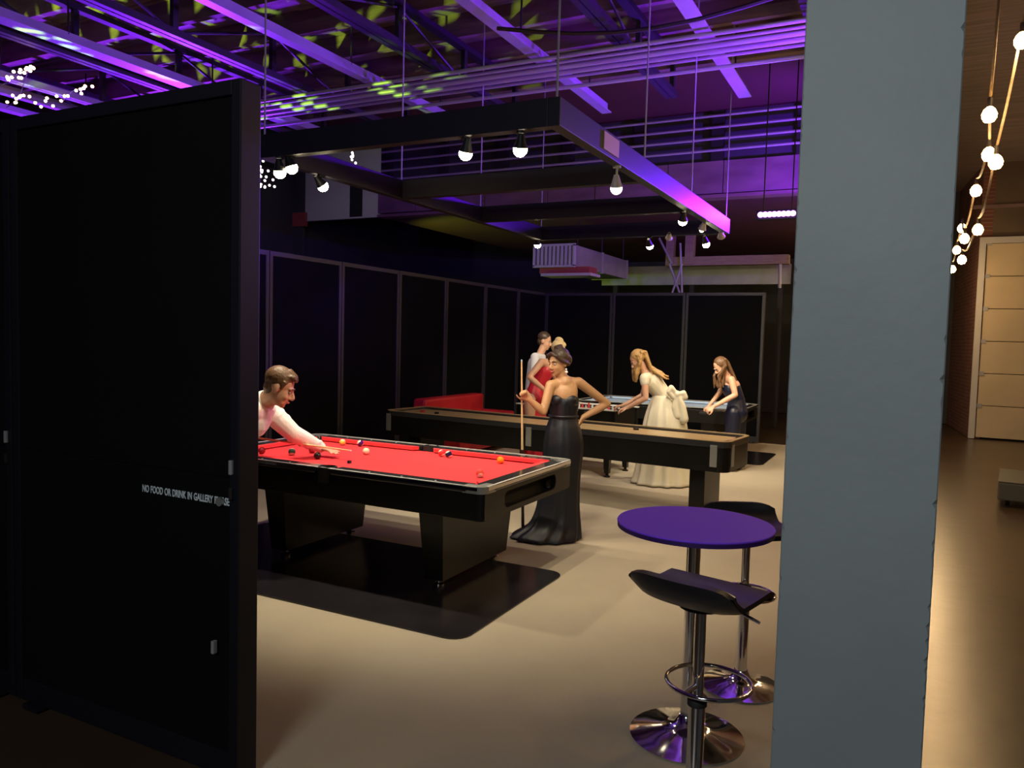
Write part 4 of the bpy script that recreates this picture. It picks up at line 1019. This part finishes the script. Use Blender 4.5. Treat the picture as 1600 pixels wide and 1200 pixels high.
# ---- man leaning over the red table
P_ = person('brown haired man in a white shirt leaning over the red pool table to shoot', Vector((-4.66, 3.86, 0)))
hc = ah(436, 605, 5.62); ff = (r0 * .86 + fh * .12 - UP * .42)
br = fl(521, 703, .845)                       # bridge hand knuckles
nek = ah(413, 628, 5.66); LSh = ah(418, 640, 5.84); RSh = ah(384, 640, 5.50)
che = ah(388, 652, 5.70); pel = Vector((-4.62, 3.98, .96))
wr = fl(503, 700, .835); LEl = LSh.lerp(wr, .50) - UP * .025 - fh * .06
cueA = br + Vector((0, 0, .012)); cq = onX(400, 684, -4.42); cdirn = (cq - cueA).normalized()
rg = cueA + cdirn * 1.02; RWr = rg + UP * .05 - fh * .02; REl = Vector((-4.93, 3.98, 1.22))
m = MB(); head(m, hc, ff, 1.10)
limb(m, [hc - UP * .06 - r0 * .03, nek], [.062, .066]); limb(m, [LSh, nek.lerp(che, .5), RSh], [.06, .09, .06]); limb(m, [che, che.lerp(pel, .55), pel], [.145, .13, .14])
limb(m, [LSh, LSh.lerp(LEl, .5), LEl, LEl.lerp(wr, .4), wr], [.058, .052, .044, .042, .029]); limb(m, [RSh, REl, RWr], [.056, .044, .03])
hand(m, wr, (br - wr) * 1 + r0 * .10 - UP * .02, -UP, .14, -1, 1.08, curls=(.10, .16, .2, .22), thumb_in=.1)
hand(m, RWr, (rg - RWr) * .5 + r0 * .3 - UP * .7, -fh, 1.1, 1, 1.05)
LEG = []
for q0, f0 in (((-.12, -.02), (-4.83, 3.90)), ((.11, .0), (-4.50, 3.66))):
    hp = pel + Vector((q0[0], q0[1], -.03)); ft = Vector((*f0, .01)); kn = hp.lerp(ft, .5) + Vector((.03, -.02, 0)); LEG.append((hp, kn, ft))
    limb(m, [hp, kn, Vector((ft.x, ft.y, .10)), Vector((ft.x, ft.y, .05)), Vector((ft.x + .15, ft.y + .06, .045))], [.095, .064, .044, .042, .032])
flesh(m, 'body', 'skin_fair', P_, .0065, 4); face(hc, ff, P_, 1.10)
m = MB(); limb(m, [nek.lerp(che, .45), che, che.lerp(pel, .55), pel], [.115, .170, .160, .155]); limb(m, [LSh, nek.lerp(che, .55), RSh], [.082, .105, .082])
limb(m, [LSh, LSh.lerp(LEl, .5), LEl, LEl.lerp(wr, .45), wr.lerp(LEl, .06)], [.084, .078, .068, .060, .045]); limb(m, [RSh, REl, RWr.lerp(REl, .08)], [.08, .064, .046])
for k in range(7):   # sleeve creases
    t = .12 + k * .13; c = LSh.lerp(LEl, t * 2) if t < .5 else LEl.lerp(wr, (t - .5) * 2)
    dd = (wr - LSh).normalized(); a = dd.cross(UP).normalized(); b = a.cross(dd); rr = .080 - .035 * t
    m.tube([c + dd * .03 * math.sin(k * 1.7 + i * .6) + (a * math.cos(R(i * 30 + k * 50)) + b * math.sin(R(i * 30 + k * 50))) * rr for i in range(6)], .011, 6)
flesh(m, 'shirt', 'shirt_white', P_, .008, 2)
cl = MB(); f, s, u, q = frame(ff)
ax = (hc - UP * .06 - r0 * .03 - nek).normalized(); sa = ax.cross(fh).normalized(); sb_ = ax.cross(sa)
def rg_(rr, zz): return [nek + ax * (zz + .012 * math.cos(R(a))) + (sa * math.cos(R(a)) + sb_ * math.sin(R(a))) * rr for a in range(0, 360, 20)]
cl.loft([rg_(.092, -.03), rg_(.078, .03), rg_(.074, .034), rg_(.07, .028), rg_(.08, -.03)], caps=False); cl.build('collar', 'shirt_white', P_, True, 60)
m = MB(); limb(m, [pel + UP * .03, pel - UP * .06], [.16, .155])
for hp, kn, ft in LEG: limb(m, [hp, kn, Vector((ft.x, ft.y, .1))], [.115, .085, .07])
flesh(m, 'trousers', 'trouser_dark', P_, .010, 3)
for hp, kn, ft in LEG:
    mm = MB(); limb(mm, [Vector((ft.x - .03, ft.y - .01, .062)), Vector((ft.x + .17, ft.y + .07, .056))], [.05, .042]); flesh(mm, 'shoe', 'shoe_black', P_, .008, 1)
k = 1.10
m = MB(); m.sph(hc + (-f * .022 + u * .052) * k, (.083 * k, .098 * k, .088 * k), 18, 12, q); m.sph(hc + (-f * .052 - u * .012) * k, (.068 * k, .046 * k, .062 * k), 14, 10, q)
m.sph(hc + (f * .048 + u * .098) * k, (.060 * k, .042 * k, .024 * k), 12, 8, q)
for i in range(9):
    v_ = -1 + i / 4
    m.tube([hc + (f * .01 + u * .135 + s * .02 * v_) * k, hc + (f * .066 + u * .112 + s * .04 * v_) * k, hc + (f * .092 + u * (.078 + .008 * math.sin(i * 2)) + s * .05 * v_) * k], [.012, .010, .004], 6)
for sg in (-1, 1): m.tube([hc + (s * sg * .072 + f * .03 + u * .06) * k, hc + (s * sg * .076 + f * .022 + u * .0) * k], [.018, .010], 8)
flesh(m, 'hair', 'hair_brown', P_, .007, 2)
cue('cue aimed along the red table by the leaning man', cueA - cdirn * .14, cueA + cdirn * 1.30, .90)
